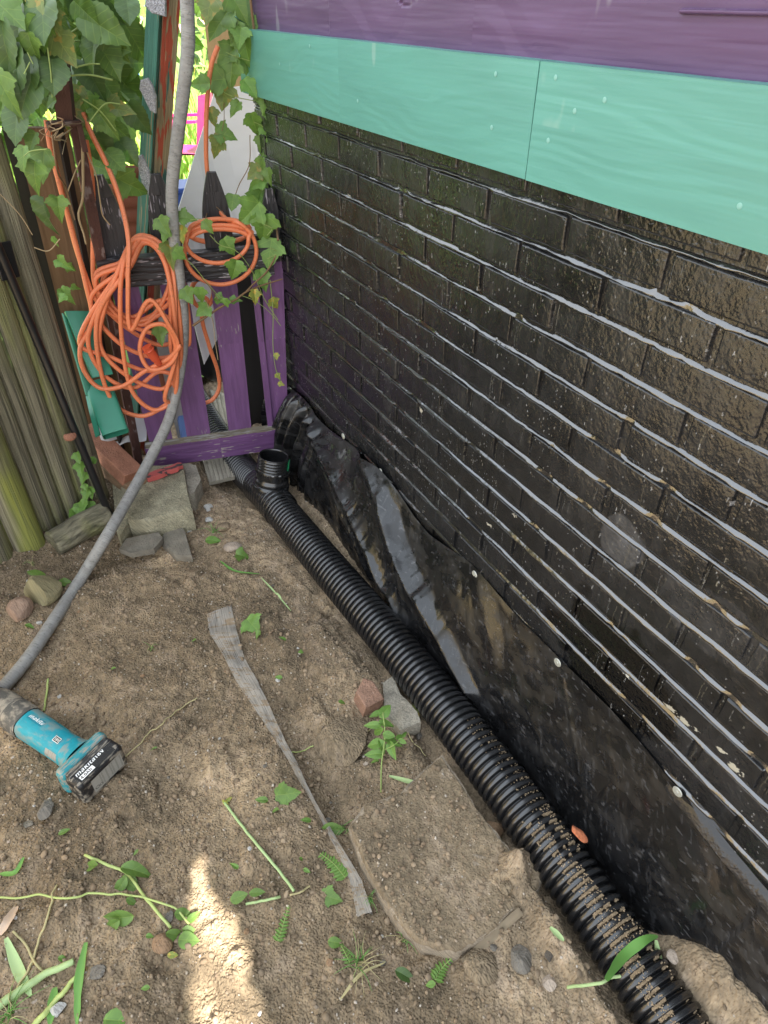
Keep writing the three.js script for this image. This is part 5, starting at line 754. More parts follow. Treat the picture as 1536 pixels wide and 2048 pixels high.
// ---------------------------------------------------------------- battery power tool
{
  const a = onY(30, 1430, 0.04), b = onY(168, 1522, 0.045), o = b.clone().setY(ground(b.x, b.z)); const t = thing('power_tool', 'dusty teal and black cordless power tool lying on the soil', 'power tool', null, o);
  const X = b.clone().sub(a).setY(0).normalize(), Y = V3(0, 1, 0), Zv = X.clone().cross(Y); t.quaternion.setFromRotationMatrix(new THREE.Matrix4().makeBasis(X, Y, Zv)); // local x towards the battery
  const dust = (r, g, bl, s, am) => tex(256, 256, (u, v) => { const d = am * sst(0.42, 0.7, fbm(u * 7, v * 7, 4, s)) + 0.5 * am * (n2(u * 80, v * 80, s) > 0.9 ? 1 : 0), k = 0.9 + 0.2 * fbm(u * 20, v * 20, 2, s); return [mix(r * k, 0.34, d), mix(g * k, 0.3, d), mix(bl * k, 0.24, d)]; });
  const teal = phy({ map: dust(0.008, 0.30, 0.38, 3, 0.55), roughness: 0.5 }), grey = phy({ map: dust(0.1, 0.095, 0.085, 5, 1.0), roughness: 0.75 }), blk = phy({ map: dust(0.014, 0.014, 0.016, 7, 0.75), roughness: 0.45 });
  const body = (secs, sq) => grid(32, secs.length - 1, (u, v, i, j) => { const [x, ry, rz, y] = secs[j], q = u * 2 * Math.PI, c = Math.cos(q), s = Math.sin(q), p = sq || 0.85; return V3(x, y + ry * Math.sign(s) * Math.pow(Math.abs(s), p), rz * Math.sign(c) * Math.pow(Math.abs(c), p)); }, (u, v) => [u * 2, v * 1.5]);
  part('handle', body([[-0.205, 0.034, 0.036, 0.043], [-0.2, 0.0365, 0.038, 0.043], [-0.12, 0.0355, 0.037, 0.043], [-0.06, 0.034, 0.036, 0.043], [-0.03, 0.036, 0.039, 0.043], [-0.012, 0.041, 0.046, 0.044]]), teal, t);
  part('motor_housing', body([[-0.33, 0.0, 0.0, 0.045], [-0.33, 0.03, 0.03, 0.045], [-0.322, 0.036, 0.037, 0.045], [-0.29, 0.0385, 0.04, 0.044], [-0.262, 0.0385, 0.04, 0.044], [-0.258, 0.036, 0.038, 0.044], [-0.25, 0.0395, 0.041, 0.044], [-0.215, 0.039, 0.041, 0.043], [-0.204, 0.037, 0.039, 0.043]]), grey, t);
  const gh = part('gear_head', body([[-0.41, 0, 0, 0.04], [-0.41, 0.02, 0.02, 0.04], [-0.375, 0.026, 0.028, 0.042], [-0.335, 0.03, 0.033, 0.045], [-0.325, 0.034, 0.034, 0.045]]), grey, t); for (let i = 0; i < 3; i++) part('rib', new THREE.TorusGeometry(0.031 - i * 0.002, 0.003, 8, 28).rotateY(Math.PI / 2).translate(-0.345 - i * 0.018, 0.044, 0), grey, gh);
  part('base_flange', rbox(0.034, 0.082, 0.132, 0.014, 5).translate(0.004, 0.044, 0.0), phy({ map: dust(0.02, 0.26, 0.3, 13, 0.9), roughness: 0.6 }), t);
  const bat = part('battery', rbox(0.052, 0.078, 0.128, 0.012, 5).translate(0.046, 0.043, 0), blk, t);
  part('slide_lip', rbox(0.02, 0.014, 0.118, 0.006, 3).translate(0.03, 0.08, 0), blk, bat);
  const cv = (w, h, f) => { const c = document.createElement('canvas'); c.width = w; c.height = h; f(c.getContext('2d'), w, h); const x = new THREE.CanvasTexture(c); x.colorSpace = THREE.SRGBColorSpace; return x; };
  const smudge = (g, w, h, n, col) => { const r = rngOf(n); g.fillStyle = col; for (let i = 0; i < n; i++) { g.globalAlpha = 0.15 + 0.5 * r(); g.fillRect(r() * w, r() * h, 1 + r() * 5, 1 + r() * 4); } g.globalAlpha = 1; };
  const topT = cv(512, 176, (g, w, h) => { g.fillStyle = '#17181a'; g.fillRect(0, 0, w, h); g.fillStyle = '#f2f2f0'; g.font = 'italic bold 84px sans-serif'; g.fillText('makita', 14, 78); g.font = 'bold 82px sans-serif'; g.fillText('18V', 296, 76); g.fillRect(26, 98, 196, 62); g.fillStyle = '#17181a'; g.font = 'bold 58px sans-serif'; g.fillText('4.0Ah', 36, 150); g.fillStyle = '#d8d8d4'; g.fillRect(440, 20, 64, 12); smudge(g, w, h, 260, '#b9ac98'); });
  const endT = cv(384, 256, (g, w, h) => { g.fillStyle = '#9c9a92'; g.fillRect(0, 0, w, h); g.fillStyle = '#55544f'; for (let y = 20; y < 240; y += 15) for (let x = 70; x < 360; x += 26) if (((x * 7 + y * 13) % 5) > 1) g.fillRect(x, y, 18, 5); g.strokeStyle = '#33332f'; g.lineWidth = 7; g.beginPath(); g.arc(40, 190, 22, 0, 7); g.stroke(); g.beginPath(); g.arc(88, 200, 18, 0, 7); g.stroke(); smudge(g, w, h, 500, '#cfc6b4'); });
  const lm = (m) => std({ map: m, roughness: 0.55 });
  // print on the upper face of the battery, reading from the near end of its long side
  const f1 = new THREE.PlaneGeometry(0.098, 0.034); f1.applyMatrix4(new THREE.Matrix4().makeBasis(V3(0, 0, -1), V3(-1, 0, 0), V3(0, 1, 0)).setPosition(V3(0.05, 0.0826, 0.002))); part('battery_print', f1, lm(topT), bat);
  const f2 = new THREE.PlaneGeometry(0.085, 0.046); f2.applyMatrix4(new THREE.Matrix4().makeBasis(V3(0, 0, -1), V3(0, 1, 0), V3(1, 0, 0)).setPosition(V3(0.0726, 0.044, -0.008))); part('rating_label', f2, lm(endT), bat);
  const f3 = new THREE.PlaneGeometry(0.045, 0.017); const hT = cv(256, 96, (g, w, h) => { g.fillStyle = '#0b7f92'; g.fillRect(0, 0, w, h); g.fillStyle = '#f4f4f2'; g.font = 'italic bold 76px sans-serif'; g.fillText('makita', 6, 70); smudge(g, w, h, 120, '#b9ac98'); }), sT = cv(128, 96, (g, w, h) => { g.fillStyle = '#e8e8e2'; g.fillRect(0, 0, w, h); g.fillStyle = '#20211f'; g.fillRect(10, 10, 108, 76); g.fillStyle = '#e8e8e2'; g.font = 'bold 60px sans-serif'; g.fillText('18V', 14, 70); smudge(g, w, h, 60, '#b9ac98'); });
  const bend = (w, h, m, x, a) => { const g = grid(6, 10, (u, v) => { const q = a + (v - 0.5) * h / 0.0385; return V3(x + (u - 0.5) * w, 0.043 + 0.0368 * Math.sin(q), 0.0382 * Math.cos(q)); }, (u, v) => [u, v]); return part('body_print', g, lm(m), t); };
  bend(0.052, 0.018, hT, -0.165, 1.75); bend(0.02, 0.014, sT, -0.075, 1.45); bend(0.04, 0.02, endT, -0.07, 0.45);
}
// ---------------------------------------------------------------- climbing vines
const vineStem = std({ color: lin(0.2, 0.12, 0.06), roughness: 0.9 }), greenStem = std({ color: lin(0.26, 0.34, 0.1), roughness: 0.7 }), dryStem = std({ color: lin(0.34, 0.25, 0.14), roughness: 0.95 });
{
  const v = thing('climbing_vine', 'bright green ivy climbing the house corner and the gate beside it', 'vine', null, V3(0.78, 0.1, -2.2));
  const zAt = py => (py > 420 ? -2.14 : -2.26), P = (x, y, dz = 0) => onZ(x, y, zAt(y) + dz);
  const L = [[418, 18, 42, 100, 'blotch'], [440, 45, 54, 115, 'mid'], [475, 10, 40, 60, 'mid'], [505, 28, 50, 85, 'mid'], [540, 22, 30, 40, 'bright'], [528, 45, 30, 90, 'bright'], [520, 70, 28, 80, 'bright'], [548, 12, 28, 20, 'bright'], [575, 8, 24, 0, 'bright'], [566, 22, 20, 50, 'bright'], [490, 95, 46, 85, 'bright'], [452, 110, 42, 130, 'mid'], [462, 145, 40, 100, 'mid'], [425, 160, 42, 170, 'mid'], [400, 168, 34, 180, 'mid'], [492, 128, 26, 95, 'bright'], [447, 190, 40, 100, 'blotch'], [425, 232, 26, 80, 'blotch'], [500, 175, 32, 60, 'bright'], [515, 192, 28, 80, 'bright'], [555, 190, 30, -20, 'bright'], [575, 182, 24, -30, 'bright'], [568, 196, 18, 20, 'bright'], [508, 250, 36, 80, 'bright'], [535, 260, 34, 60, 'bright'], [527, 208, 22, 100, 'bright'], [525, 290, 32, 100, 'mid'], [545, 315, 38, 90, 'bright'], [520, 330, 26, 110, 'mid'], [510, 345, 28, 140, 'blotch'], [515, 365, 34, 150, 'bright'], [522, 385, 34, 80, 'bright'], [505, 405, 40, 130, 'bright'], [528, 455, 46, 100, 'bright'], [500, 425, 50, 140, 'bright'], [450, 268, 34, 10, 'mid'], [434, 290, 32, 120, 'blotch'], [457, 492, 30, 60, 'bright'], [540, 502, 46, 100, 'bright'], [470, 538, 32, 110, 'bright'], [525, 558, 36, 80, 'bright'], [510, 592, 24, 90, 'yellow'], [400, 588, 24, 90, 'bright'], [405, 622, 32, 140, 'bright'], [440, 598, 20, 20, 'bright'], [452, 606, 18, 90, 'bright'], [470, 600, 20, 0, 'bright'], [372, 435, 28, 0, 'mid'], [325, 450, 30, 60, 'mid'], [362, 466, 28, 90, 'yellow'], [340, 502, 38, 90, 'blotch'], [330, 470, 24, 110, 'bright'], [358, 508, 22, 40, 'bright'], [375, 590, 30, 60, 'mid'], [320, 668, 32, 90, 'mid'], [548, 606, 20, 60, 'yellow'], [553, 712, 12, 90, 'yellow'], [556, 752, 12, 60, 'yellow'], [562, 768, 12, 20, 'yellow'], [470, 60, 30, 120, 'mid'], [480, 70, 30, 100, 'bright'], [470, 215, 26, 120, 'mid'], [540, 232, 24, 90, 'bright'], [548, 280, 24, 70, 'mid'], [536, 350, 24, 80, 'mid'], [465, 405, 30, 100, 'mid'], [415, 452, 22, 60, 'mid'], [575, 950 - 600, 0, 0, 'mid']];
  const rl = rngOf(17); for (const [x, y, s, a, m] of L) { if (!s) continue; const p = P(x, y, rr(-0.03, 0.04, rl)), sz = s * p.distanceTo(EYE) / FOCAL * 1.12; leafAt(v, 'ivy', LM[m], p, sz, a, { r: rl }); }
  const S = (pts, r, m = vineStem, n = 24) => part('stem', local(tube(pts.map(p => P(p[0], p[1], p[2] || 0)), r, n, 6), v), m, v);
  S([[556, 480, 0.02], [548, 400, -0.08], [548, 330], [532, 235], [520, 140], [508, 60], [500, -10]], 0.004); S([[385, 652], [410, 635], [440, 615], [470, 600], [492, 584], [520, 572], [565, 558]], t => 0.0042 - 0.002 * t); S([[492, 584], [505, 570], [516, 560], [532, 545], [556, 505]], 0.0028);
  S([[540, 560], [546, 620], [546, 690], [552, 740], [562, 766]], 0.0014, greenStem); S([[420, 470], [440, 490], [470, 500], [500, 535], [530, 600], [556, 640]], 0.0013, greenStem); S([[412, 600], [425, 640], [430, 680], [436, 720]], 0.0014, dryStem); S([[350, 505], [380, 525], [410, 560], [436, 590], [450, 600]], 0.0013, greenStem); S([[380, 440], [395, 438], [415, 440]], 0.0012, greenStem);
  S([[450, 430], [425, 412], [418, 420], [410, 440]], 0.0014, vineStem); S([[500, 270], [498, 330], [478, 370], [468, 398]], 0.0014, vineStem); S([[448, 205], [448, 240], [444, 262]], 0.001, vineStem); S([[480, 590], [510, 602], [540, 625], [562, 652]], 0.0012, greenStem); S([[402, 555], [420, 575], [436, 600]], 0.0014, vineStem);
  for (const [x, y] of [[490, 95], [452, 110], [508, 250], [545, 315], [520, 385], [505, 405], [528, 455], [540, 502], [447, 190]]) S([[x, y - 6], [x + 16, y + 2], [534 - (y < 150 ? 18 : 0), y + 16]], 0.0013, greenStem, 8);
}
{
  const v = thing('climbing_vine', 'dark broad leaved vine spilling over the fence and rusty post', 'vine', null, V3(0.1, 0.9, -2.15)), rl = rngOf(23);
  const Z = (x, y) => (x < 130 ? -1.98 : -2.28), P = (x, y, dz = 0) => onZ(x, y, Z(x, y) + dz);
  const L = [[30, 60, 110, 100, 'dark'], [85, 28, 95, 80, 'dark'], [20, 140, 115, 110, 'dark'], [78, 110, 95, 95, 'dark'], [50, 190, 95, 120, 'dark'], [105, 150, 75, 100, 'dark'], [5, 90, 100, 95, 'dark'], [60, 150, 80, 90, 'dark'], [12, 20, 90, 60, 'mid'], [20, 215, 60, 100, 'mid'], [70, 18, 38, 120, 'blotch'], [78, 62, 42, 100, 'bright'], [62, 92, 36, 90, 'mid'], [105, 42, 34, 70, 'blotch'], [100, 75, 52, 60, 'blotch'], [128, 96, 54, 60, 'blotch'], [155, 196, 40, 100, 'blotch'], [156, 216, 38, 120, 'bright'], [185, 212, 42, 60, 'bright'], [206, 232, 46, 40, 'mid'], [146, 242, 40, 110, 'blotch'], [168, 246, 30, 90, 'blotch'], [158, 270, 28, 90, 'bright'], [236, 216, 46, 10, 'blotch'], [216, 252, 42, 60, 'mid'], [80, 178, 28, 150, 'bright'], [100, 206, 26, 160, 'bright'], [6, 178, 54, 70, 'mid'], [8, 208, 54, 80, 'mid'],
    [200, 50, 95, 30, 'pin'], [250, 62, 105, 45, 'pin'], [215, 72, 85, 60, 'pin'], [272, 86, 85, 60, 'pin'], [215, 112, 92, 70, 'pin'], [258, 126, 85, 10, 'pin'], [250, 168, 95, 50, 'pin'], [200, 20, 75, 30, 'dark'], [256, 20, 64, 90, 'dark'], [170, 24, 64, 40, 'pin'], [230, 92, 74, 20, 'pin'], [262, 194, 74, 40, 'pin'], [272, 232, 62, 60, 'dark'], [220, 182, 64, 60, 'pin'], [240, 272, 62, 50, 'pin'], [200, 292, 54, 70, 'dark'], [256, 304, 62, 60, 'dark'], [230, 322, 52, 60, 'pin'], [262, 372, 54, 30, 'mid'], [180, 90, 60, 80, 'pin'], [182, 150, 56, 70, 'dark'],
    [66, 345, 40, 100, 'mid'], [86, 328, 50, 100, 'mid'], [45, 312, 34, 95, 'mid'], [116, 412, 34, 95, 'mid'], [84, 425, 50, 90, 'dark'], [124, 526, 26, 40, 'bright'], [141, 536, 20, 30, 'bright'], [110, 482, 16, 80, 'bright'], [131, 588, 26, 60, 'bright'], [125, 596, 18, 120, 'bright'], [150, 575, 14, 20, 'bright'], [60, 285, 40, 110, 'mid'], [30, 250, 60, 100, 'dark']];
  for (const [x, y, s, a, m] of L) { const p = P(x, y, rr(-0.05, 0.06, rl) - (m === 'pin' && x > 235 ? 0.16 : 0)), sz = s * p.distanceTo(EYE) / FOCAL * (s > 60 ? 0.74 : 1.05); leafAt(v, m === 'pin' || m === 'dark' ? 'big' : 'ivy', LM[m], p, sz, a, { r: rl, jit: m === 'pin' ? 0.6 : 0.4 }); }
  for (let i = 0; i < 150; i++) { const x = rr(-60, 245, rl), y = rr(-70, 225, rl) + (x > 140 ? 60 * rl() : 0), p = onZ(x, y, (x < 110 ? -2.12 : -2.42) - rr(0, 0.28, rl)); leafAt(v, 'big', rl() < 0.35 ? LM.dark : LM.pin, p, rr(0.06, 0.1, rl), rr(20, 140, rl), { r: rl, jit: 0.6 }); }
  const S = (pts, r, m = greenStem, n = 20) => part('stem', local(tube(pts.map(p => P(p[0], p[1], p[2] || 0)), r, n, 6), v), m, v);
  S([[165, 275, 0.06], [166, 330, 0.06], [165, 400, 0.06], [157, 430, 0.06], [168, 470, 0.06], [172, 488, 0.06]], t => 0.005 - 0.002 * t, dryStem); S([[162, 320, 0.06], [150, 345, 0.06], [135, 385, 0.06]], 0.0018, dryStem); S([[172, 300, 0.06], [192, 350, 0.07], [200, 400, 0.08], [206, 432, 0.08], [220, 450, 0.08]], 0.0018, dryStem); S([[104, 270, 0.1], [112, 330, 0.1], [135, 385, 0.1], [150, 440, 0.1]], 0.0022, vineStem);
  S([[95, 95, 0.05], [102, 150, 0.05], [104, 195, 0.05]], 0.0016); S([[110, 70], [150, 60], [175, 40]], 0.0026); S([[118, 82], [160, 82]], 0.0022); S([[130, 152, 0.1], [180, 150, 0.1], [225, 160, 0.1]], 0.0026); S([[150, 135, 0.1], [180, 128, 0.1], [200, 128, 0.1]], 0.0022); S([[165, 198, 0.1], [200, 222, 0.1], [232, 262, 0.1]], 0.0018); S([[178, 245, 0.1], [212, 207, 0.1], [240, 208, 0.1]], 0.0018); S([[55, 105, 0.1], [66, 128, 0.1]], 0.0012); S([[48, 148, 0.1], [60, 124, 0.1]], 0.0012); S([[48, 312, 0.08], [60, 303, 0.08], [94, 298, 0.1]], 0.0012); S([[68, 495, 0.08], [96, 502, 0.08], [120, 478, 0.08]], 0.0014, dryStem); S([[0, 388, 0.05], [40, 430, 0.05], [65, 470, 0.05]], 0.0012, dryStem);
  // twiggy tangle at the bracket
  for (let i = 0; i < 14; i++) { const x = rr(92, 150, rl), y = rr(228, 275, rl); S([[x, y, 0.08], [x + rr(-16, 16, rl), y + rr(2, 18, rl), 0.09], [x + rr(-26, 26, rl), y + rr(8, 34, rl), 0.08]], rr(0.0006, 0.0016, rl), rl() < 0.5 ? dryStem : vineStem, 6); }
}
{ // small plants along the fence foot
  const g = thing('ground_plant', 'fresh green heart leaved seedlings between fence and black rod', 'plant', null, onG(165, 1030)); const rl = rngOf(29);
  for (const [x, y, s] of [[155, 915, 20], [160, 935, 22], [166, 955, 20], [170, 975, 14], [172, 988, 18], [168, 1004, 14], [160, 1018, 26], [175, 1016, 26], [152, 1028, 22], [185, 922, 14], [180, 985, 20]]) { const p = hit(x, y, V3(0.05, 0, -2.08), V3(0.3, 0, 1).normalize()); leafAt(g, 'ivy', LM.bright, p, s * p.distanceTo(EYE) / FOCAL * 1.2, rr(60, 120, rl), { r: rl, n: V3(-0.1, 0.8, 0.6) }); }
  part('stem', local(tube([onG(166, 1036), hit(165, 990, V3(0.05, 0, -2.09), V3(0.3, 0, 1).normalize()), hit(158, 920, V3(0.05, 0, -2.1), V3(0.3, 0, 1).normalize())], 0.0015, 14, 6), g), greenStem, g);
}
// ---------------------------------------------------------------- cut weeds lying about
const GR = { g: LM.grass, s: LM.straw, y: leafM(0.3, 0.36, 0.12, null, 0.6, 0.1), p: leafM(0.36, 0.27, 0.2, null, 0.6, 0.05), l: leafM(0.27, 0.36, 0.16, null, 0.6, 0.12) };
function ribbon(px, w, mat, lift = 0.006, fold = 0.3) { // flat blade on the soil
  const c = new THREE.CatmullRomCurve3(px.map(([x, y, l]) => onG(x, y, (l || 0) + lift))); return grid(4, 22, (u, v) => { const q = c.getPointAt(v), T = c.getTangentAt(v), sd = T.clone().cross(V3(0, 1, 0)).normalize(), ww = w * Math.pow(Math.sin(Math.PI * clamp(v * 0.94 + 0.05)), 0.5) * (0.85 + 0.3 * n2(v * 6, px[0][0])); q.addScaledVector(sd, (u - 0.5) * ww); q.y = Math.max(q.y, ground(q.x, q.z) + 0.002) + fold * Math.abs(u - 0.5) * ww; return q; });
}
const weed = (name, label, cat, group, px, r, mat, extra) => { const t = thing(name, label, cat, group, onG(px[0][0], px[0][1])); const cv = new THREE.CatmullRomCurve3(px.map(([x, y, l]) => V3(x, y, l || 0))), ps = []; for (let i = 0; i <= 22; i++) { const q = cv.getPoint(i / 22); ps.push([q.x, q.y, q.z]); } const rw = ps.map(([x, y, l]) => onG(x, y, l + (typeof r === 'number' ? r : 0.005) + 0.002)); for (let n = 0; n < 3; n++) for (let i = 1; i < 22; i++) rw[i].y = Math.max(rw[i].y, (rw[i - 1].y + rw[i + 1].y) / 2); part('stem', local(tube(rw, r, 60, 7), t), mat, t); if (extra) extra(t); return t; };
const flat = (t, list, kind, mat, s) => { const r = rngOf(s); for (const [x, y, sz, a, l] of list) { const p = onG(x, y, (l ?? 0.008)); leafAt(t, kind, mat, p, sz * p.distanceTo(EYE) / FOCAL * 1.15, a, { r, n: V3(-0.1, 1, 0.3), jit: 0.5 }); } };
weed('reed_stalk', 'thick pale green reed stalk with pink cut end', 'plant', null, [[-60, 2050], [0, 2010], [70, 1962], [148, 1922]], t => 0.0095 - 0.0035 * t, GR.l);
weed('reed_stalk', 'yellowish cut reed stalk crossing a green blade', 'plant', null, [[60, 2060], [110, 2005], [160, 1945]], t => 0.006 - 0.002 * t, GR.y);
for (const [px, w, m, l] of [[[[12, 1876], [35, 1935], [62, 1992]], 0.02, GR.l, 'broad bright green blade between the reed stalks'], [[[172, 1885], [158, 1960], [154, 2052]], 0.015, GR.g, 'dark green blade hanging from the yellowish reed'], [[[110, 1975], [100, 2050]], 0.018, GR.g, 'short wide green blade under the reed stalk'], [[[0, 1870], [14, 1845], [34, 1812]], 0.022, GR.p, 'pinkish dried sheath at the edge of the weeds'], [[[0, 1748], [30, 1745], [48, 1714]], 0.012, GR.g, 'green grass blade left of the crossed stems'], [[[778, 1552], [840, 1570], [930, 1598]], 0.014, GR.l, 'long flattened green blade lying on the broken slab'], [[[1212, 1960, 0.11], [1250, 1910, 0.12], [1290, 1880, 0.11], [1316, 1872, 0.06]], 0.017, GR.g, 'wide green blade bent across the pipe end'], [[[1312, 1880, 0.04], [1318, 1910, 0.03], [1330, 1960, 0.01]], 0.012, GR.l, 'short green blade on the sand mound'], [[[1100, 1855], [1128, 1882]], 0.012, GR.l, 'small green leaf scrap left of the pipe ribs'], [[[522, 1155], [550, 1185], [582, 1222]], 0.006, GR.l, 'thin green blade on open soil left of the pipe'], [[[440, 1122], [470, 1142], [520, 1148]], 0.008, GR.g, 'folded green grass leaf below the pale stone'], [[[680, 2000], [720, 1950], [770, 1925]], 0.006, GR.s, 'dry straw blade below the edging strip']]) { const t = thing('reed_leaf', l, 'grass blade', null, onG(px[1][0], px[1][1])); const g = ribbon(px, w, m); part('blade', local(g, t), m, t); }
weed('cut_stem', 'long thin yellow green stem lying level across the weeds', 'stem', null, [[-20, 1797], [60, 1797], [140, 1796], [182, 1790], [230, 1790], [300, 1800], [350, 1818], [378, 1848]], 0.0022, GR.y, t => flat(t, [[365, 1828, 26, 10], [385, 1835, 24, -60], [378, 1860, 22, 60]], 'oval', LM.mid, 3));
weed('cut_stem', 'stiff yellow stem with torn leaves crossing the thin stem', 'stem', null, [[170, 1710], [215, 1730], [252, 1746], [290, 1795], [342, 1856]], 0.0032, GR.y, t => flat(t, [[268, 1738, 44, -70, 0.02], [258, 1765, 34, 80], [242, 1770, 26, 120], [180, 1732, 30, 160], [240, 1836, 44, 170, 0.015], [225, 1850, 24, 140], [350, 1870, 30, 30], [375, 1880, 34, 10], [262, 1802, 18, 60]], 'oval', LM.mid, 5));
weed('cut_stem', 'dry straw stem slanting past the reed stalks', 'stem', null, [[114, 1770], [90, 1850], [62, 1930], [28, 1990]], 0.0024, GR.s);
weed('cut_stem', 'jointed pale green stem on the soil left of the edging strip', 'stem', null, [[447, 1602], [490, 1660], [540, 1720], [588, 1782]], 0.0032, GR.l, t => flat(t, [[450, 1606, 14, 200], [456, 1600, 12, 300]], 'oval', LM.yellow, 7));
weed('cut_stem', 'dry brown twig pointing at the power tool', 'stem', null, [[248, 1516], [300, 1470], [352, 1425], [394, 1396]], 0.0016, GR.s); weed('cut_stem', 'short green stem standing up behind the power tool', 'stem', null, [[88, 1422], [94, 1385], [96, 1358, 0.01]], 0.0028, GR.y);
weed('cut_stem', 'arched green runner over the sand mound and pipe', 'stem', null, [[1135, 1975], [1210, 1965, 0.04], [1280, 1950, 0.09], [1325, 1955, 0.05], [1345, 1975, 0.0]], 0.0028, GR.l);
weed('cut_stem', 'thin pale tendril beside the round boulder', 'stem', null, [[576, 1505], [610, 1502], [632, 1488]], 0.0014, GR.y); weed('cut_stem', 'curved brown tendril under the small weed', 'stem', null, [[716, 1486], [724, 1470], [745, 1458], [770, 1445], [800, 1448], [830, 1490], [852, 1512]], 0.0012, GR.s); weed('cut_stem', 'dead stalk at the end of the jointed stem', 'stem', null, [[580, 1790], [600, 1785], [620, 1772]], 0.002, GR.s); weed('cut_stem', 'pale root lying beside the pinkish sheath', 'stem', null, [[26, 1862], [52, 1890], [70, 1925], [88, 1945]], 0.0024, GR.s); weed('cut_stem', 'pale cut grass stub beside the jointed stem', 'stem', null, [[492, 1808], [525, 1802], [560, 1794]], 0.0028, GR.l);
{
  const t = thing('small_weed', 'small green weed with round leaflets rooted next to the brick bit', 'weed', null, onG(762, 1590)); part('stem', local(tube([onG(762, 1585), onG(763, 1530, 0.03), onG(770, 1470, 0.06), onG(766, 1425, 0.08)], 0.0018, 20, 6), t), greenStem, t); part('stem', local(tube([onG(768, 1500, 0.04), onG(788, 1490, 0.06), onG(806, 1475, 0.06)], 0.0013, 12, 6), t), greenStem, t);
  flat(t, [[752, 1428, 28, 250, 0.08], [770, 1424, 30, 300, 0.08], [748, 1450, 28, 180, 0.07], [772, 1446, 30, 0, 0.07], [756, 1462, 26, 150, 0.06], [778, 1470, 24, 20, 0.06], [750, 1488, 30, 180, 0.05], [780, 1480, 26, -10, 0.05], [782, 1498, 32, 60, 0.05], [752, 1508, 30, 170, 0.04], [764, 1490, 22, 90, 0.05], [798, 1474, 16, -40, 0.06], [804, 1482, 14, 30, 0.06], [796, 1490, 16, 60, 0.06], [808, 1470, 12, -60, 0.06], [750, 1522, 14, 150, 0.02]], 'oval', LM.bright, 13);
}
{
  const frond = (pts, label, n, sz, m) => { const t = thing('fern_piece', label, 'fern', null, onG(pts[0][0], pts[0][1])), c = new THREE.CatmullRomCurve3(pts.map(([x, y]) => onG(x, y, 0.008))); part('stem', local(tube(pts.map(([x, y]) => onG(x, y, 0.008)), 0.001, 14, 5), t), greenStem, t); const r = rngOf(n * 7); for (let i = 0; i < n; i++) { const v = i / n, q = c.getPointAt(v), T = c.getTangentAt(v), sd = T.clone().cross(V3(0, 1, 0)).normalize(); for (const s of [-1, 1]) { const m2 = part('leaf', LG.oval[1], m, t), y = sd.clone().multiplyScalar(s).addScaledVector(T, 0.5).add(V3(0, 0.1, 0)).normalize(), x = y.clone().cross(V3(0, 1, 0)).normalize(), z = x.clone().cross(y); const k = sz * (1 - 0.6 * v) * rr(0.8, 1.2, r); m2.quaternion.setFromRotationMatrix(new THREE.Matrix4().makeBasis(x, y, z)); m2.scale.set(k * 0.7, k, k); m2.position.copy(q).sub(t.position); } } };
  frond([[690, 1755], [668, 1728], [640, 1706]], 'small green fern lying along the edging strip', 11, 0.022, LM.bright); frond([[556, 1882], [566, 1850], [578, 1810]], 'single green fern sprig on the bare soil', 10, 0.014, LM.bright); frond([[870, 1960], [885, 1935], [905, 1915]], 'fern tuft below the broken slab', 8, 0.018, LM.bright); frond([[700, 1925], [690, 1905], [682, 1890]], 'tiny fern tip beside the dry straw', 6, 0.012, LM.mid);
  const clump = (x, y, n, sp, label, s) => { const t = thing('grass_tuft', label, 'grass tuft', null, onG(x, y)), r = rngOf(s), gs = []; for (let i = 0; i < n; i++) { const a = r() * 6.3, L = rr(0.4, 1, r) * sp, b = onG(x, y, 0), e = b.clone().add(V3(Math.cos(a) * L, rr(0.004, 0.03, r), Math.sin(a) * L)); gs.push(tube([b.clone().add(V3(rr(-0.01, 0.01, r), 0, rr(-0.01, 0.01, r))), b.clone().lerp(e, 0.5).add(V3(0, 0.014, 0)), e], k => 0.0012 * (1 - k * 0.8), 6, 4)); } gs.slice(0, 40).forEach(g => part('blade', local(g, t), r() < 0.4 ? GR.s : GR.g, t)); };
  clump(720, 1930, 26, 0.06, 'wispy tuft of straw and grass below the edging strip', 5); clump(810, 1880, 14, 0.05, 'thin mossy grass tuft against the slab corner', 6); clump(740, 1800, 12, 0.035, 'few grass wisps at the end of the edging strip', 7); clump(690, 1660, 12, 0.045, 'wilted green wisps over the edging strip', 8); clump(430, 1065, 10, 0.06, 'thin pale grass wisps by the white pebbles', 9); clump(20, 2030, 20, 0.08, 'bunch of leafy weeds in the corner of the soil', 10); clump(66, 1130, 6, 0.03, 'seedling sprig under the timber', 11); clump(300, 1300, 6, 0.03, 'crushed grass bits on the open soil', 12);
}
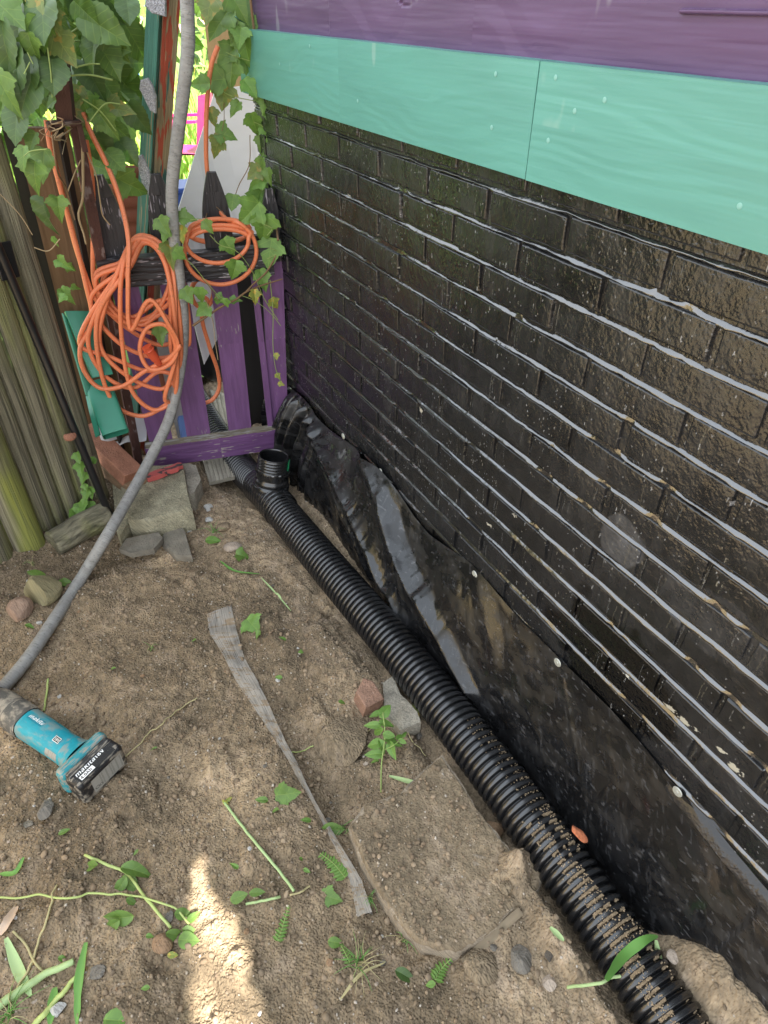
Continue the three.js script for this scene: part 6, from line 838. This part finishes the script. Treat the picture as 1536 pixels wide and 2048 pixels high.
{ // single leaves
  const lf = (x, y, s, a, m, kind, label, group) => { const t = thing('fallen_leaf', label, 'leaf', group, onG(x, y)); flat(t, [[x, y, s, a, 0.01]], kind, LM[m], x | 0); };
  lf(505, 1250, 38, 60, 'bright', 'ivy', 'fresh green lobed leaf lying alone near the edging strip top'); lf(515, 1268, 16, 80, 'mid', 'ivy', 'small leaf tucked beneath the fresh lobed leaf'); lf(575, 1588, 44, -10, 'mid', 'ivy', 'crumpled dark green leaf left of the edging strip'); lf(524, 1600, 22, 190, 'mid', 'oval', 'little leaf beside the crumpled leaf'); lf(660, 1795, 32, 30, 'mid', 'ivy', 'dark glossy leaf beside the fern'); lf(475, 1795, 26, -60, 'mid', 'oval', 'grey green oval leaf near the jointed stem'); lf(513, 1785, 26, 20, 'mid', 'oval', 'dull leaf next to the grey green oval leaf'); lf(665, 1660, 40, 0, 'mid', 'oval', 'wilted leaf draped over the edging strip'); lf(822, 1628, 22, 60, 'mid', 'oval', 'small green leaf on the broken slab'); lf(824, 1430, 40, 70, 'yellow', 'oval', 'narrow yellow leaf beside the pipe'); lf(345, 1910, 16, 0, 'yellow', 'oval', 'orange yellow leaf scrap under the brown stone'); lf(810, 1950, 34, 70, 'dark', 'oval', 'dark green leaf left of the fern tuft'); lf(670, 1885, 24, 20, 'mid', 'oval', 'leaf lying by the tiny fern tip'); lf(425, 1080, 28, 20, 'bright', 'oval', 'bright leaf by the pale grass wisps'); lf(485, 1110, 26, 10, 'mid', 'ivy', 'leaf right of the smooth pale stone'); lf(75, 1150, 34, 200, 'mid', 'oval', 'green leaf under the landscape timber'); lf(130, 1165, 26, 20, 'mid', 'oval', 'green leaf beside the grey hose'); lf(240, 2040, 50, 10, 'bright', 'oval', 'large leaf among the weeds right of the blade');
  const r = rngOf(71); for (let i = 0; i < 34; i++) { const x = rr(20, 1000, r), y = rr(1130, 2030, r), p = onG(x, y); if (p.x > 0.5) continue; lf(x, y, rr(8, 17, r), rr(0, 360, r), r() < 0.6 ? 'bright' : 'mid', 'oval', 'tiny torn green leaf scrap on the soil', 'leaf scraps scattered over the soil'); }
}
renderer.render(scene, camera);
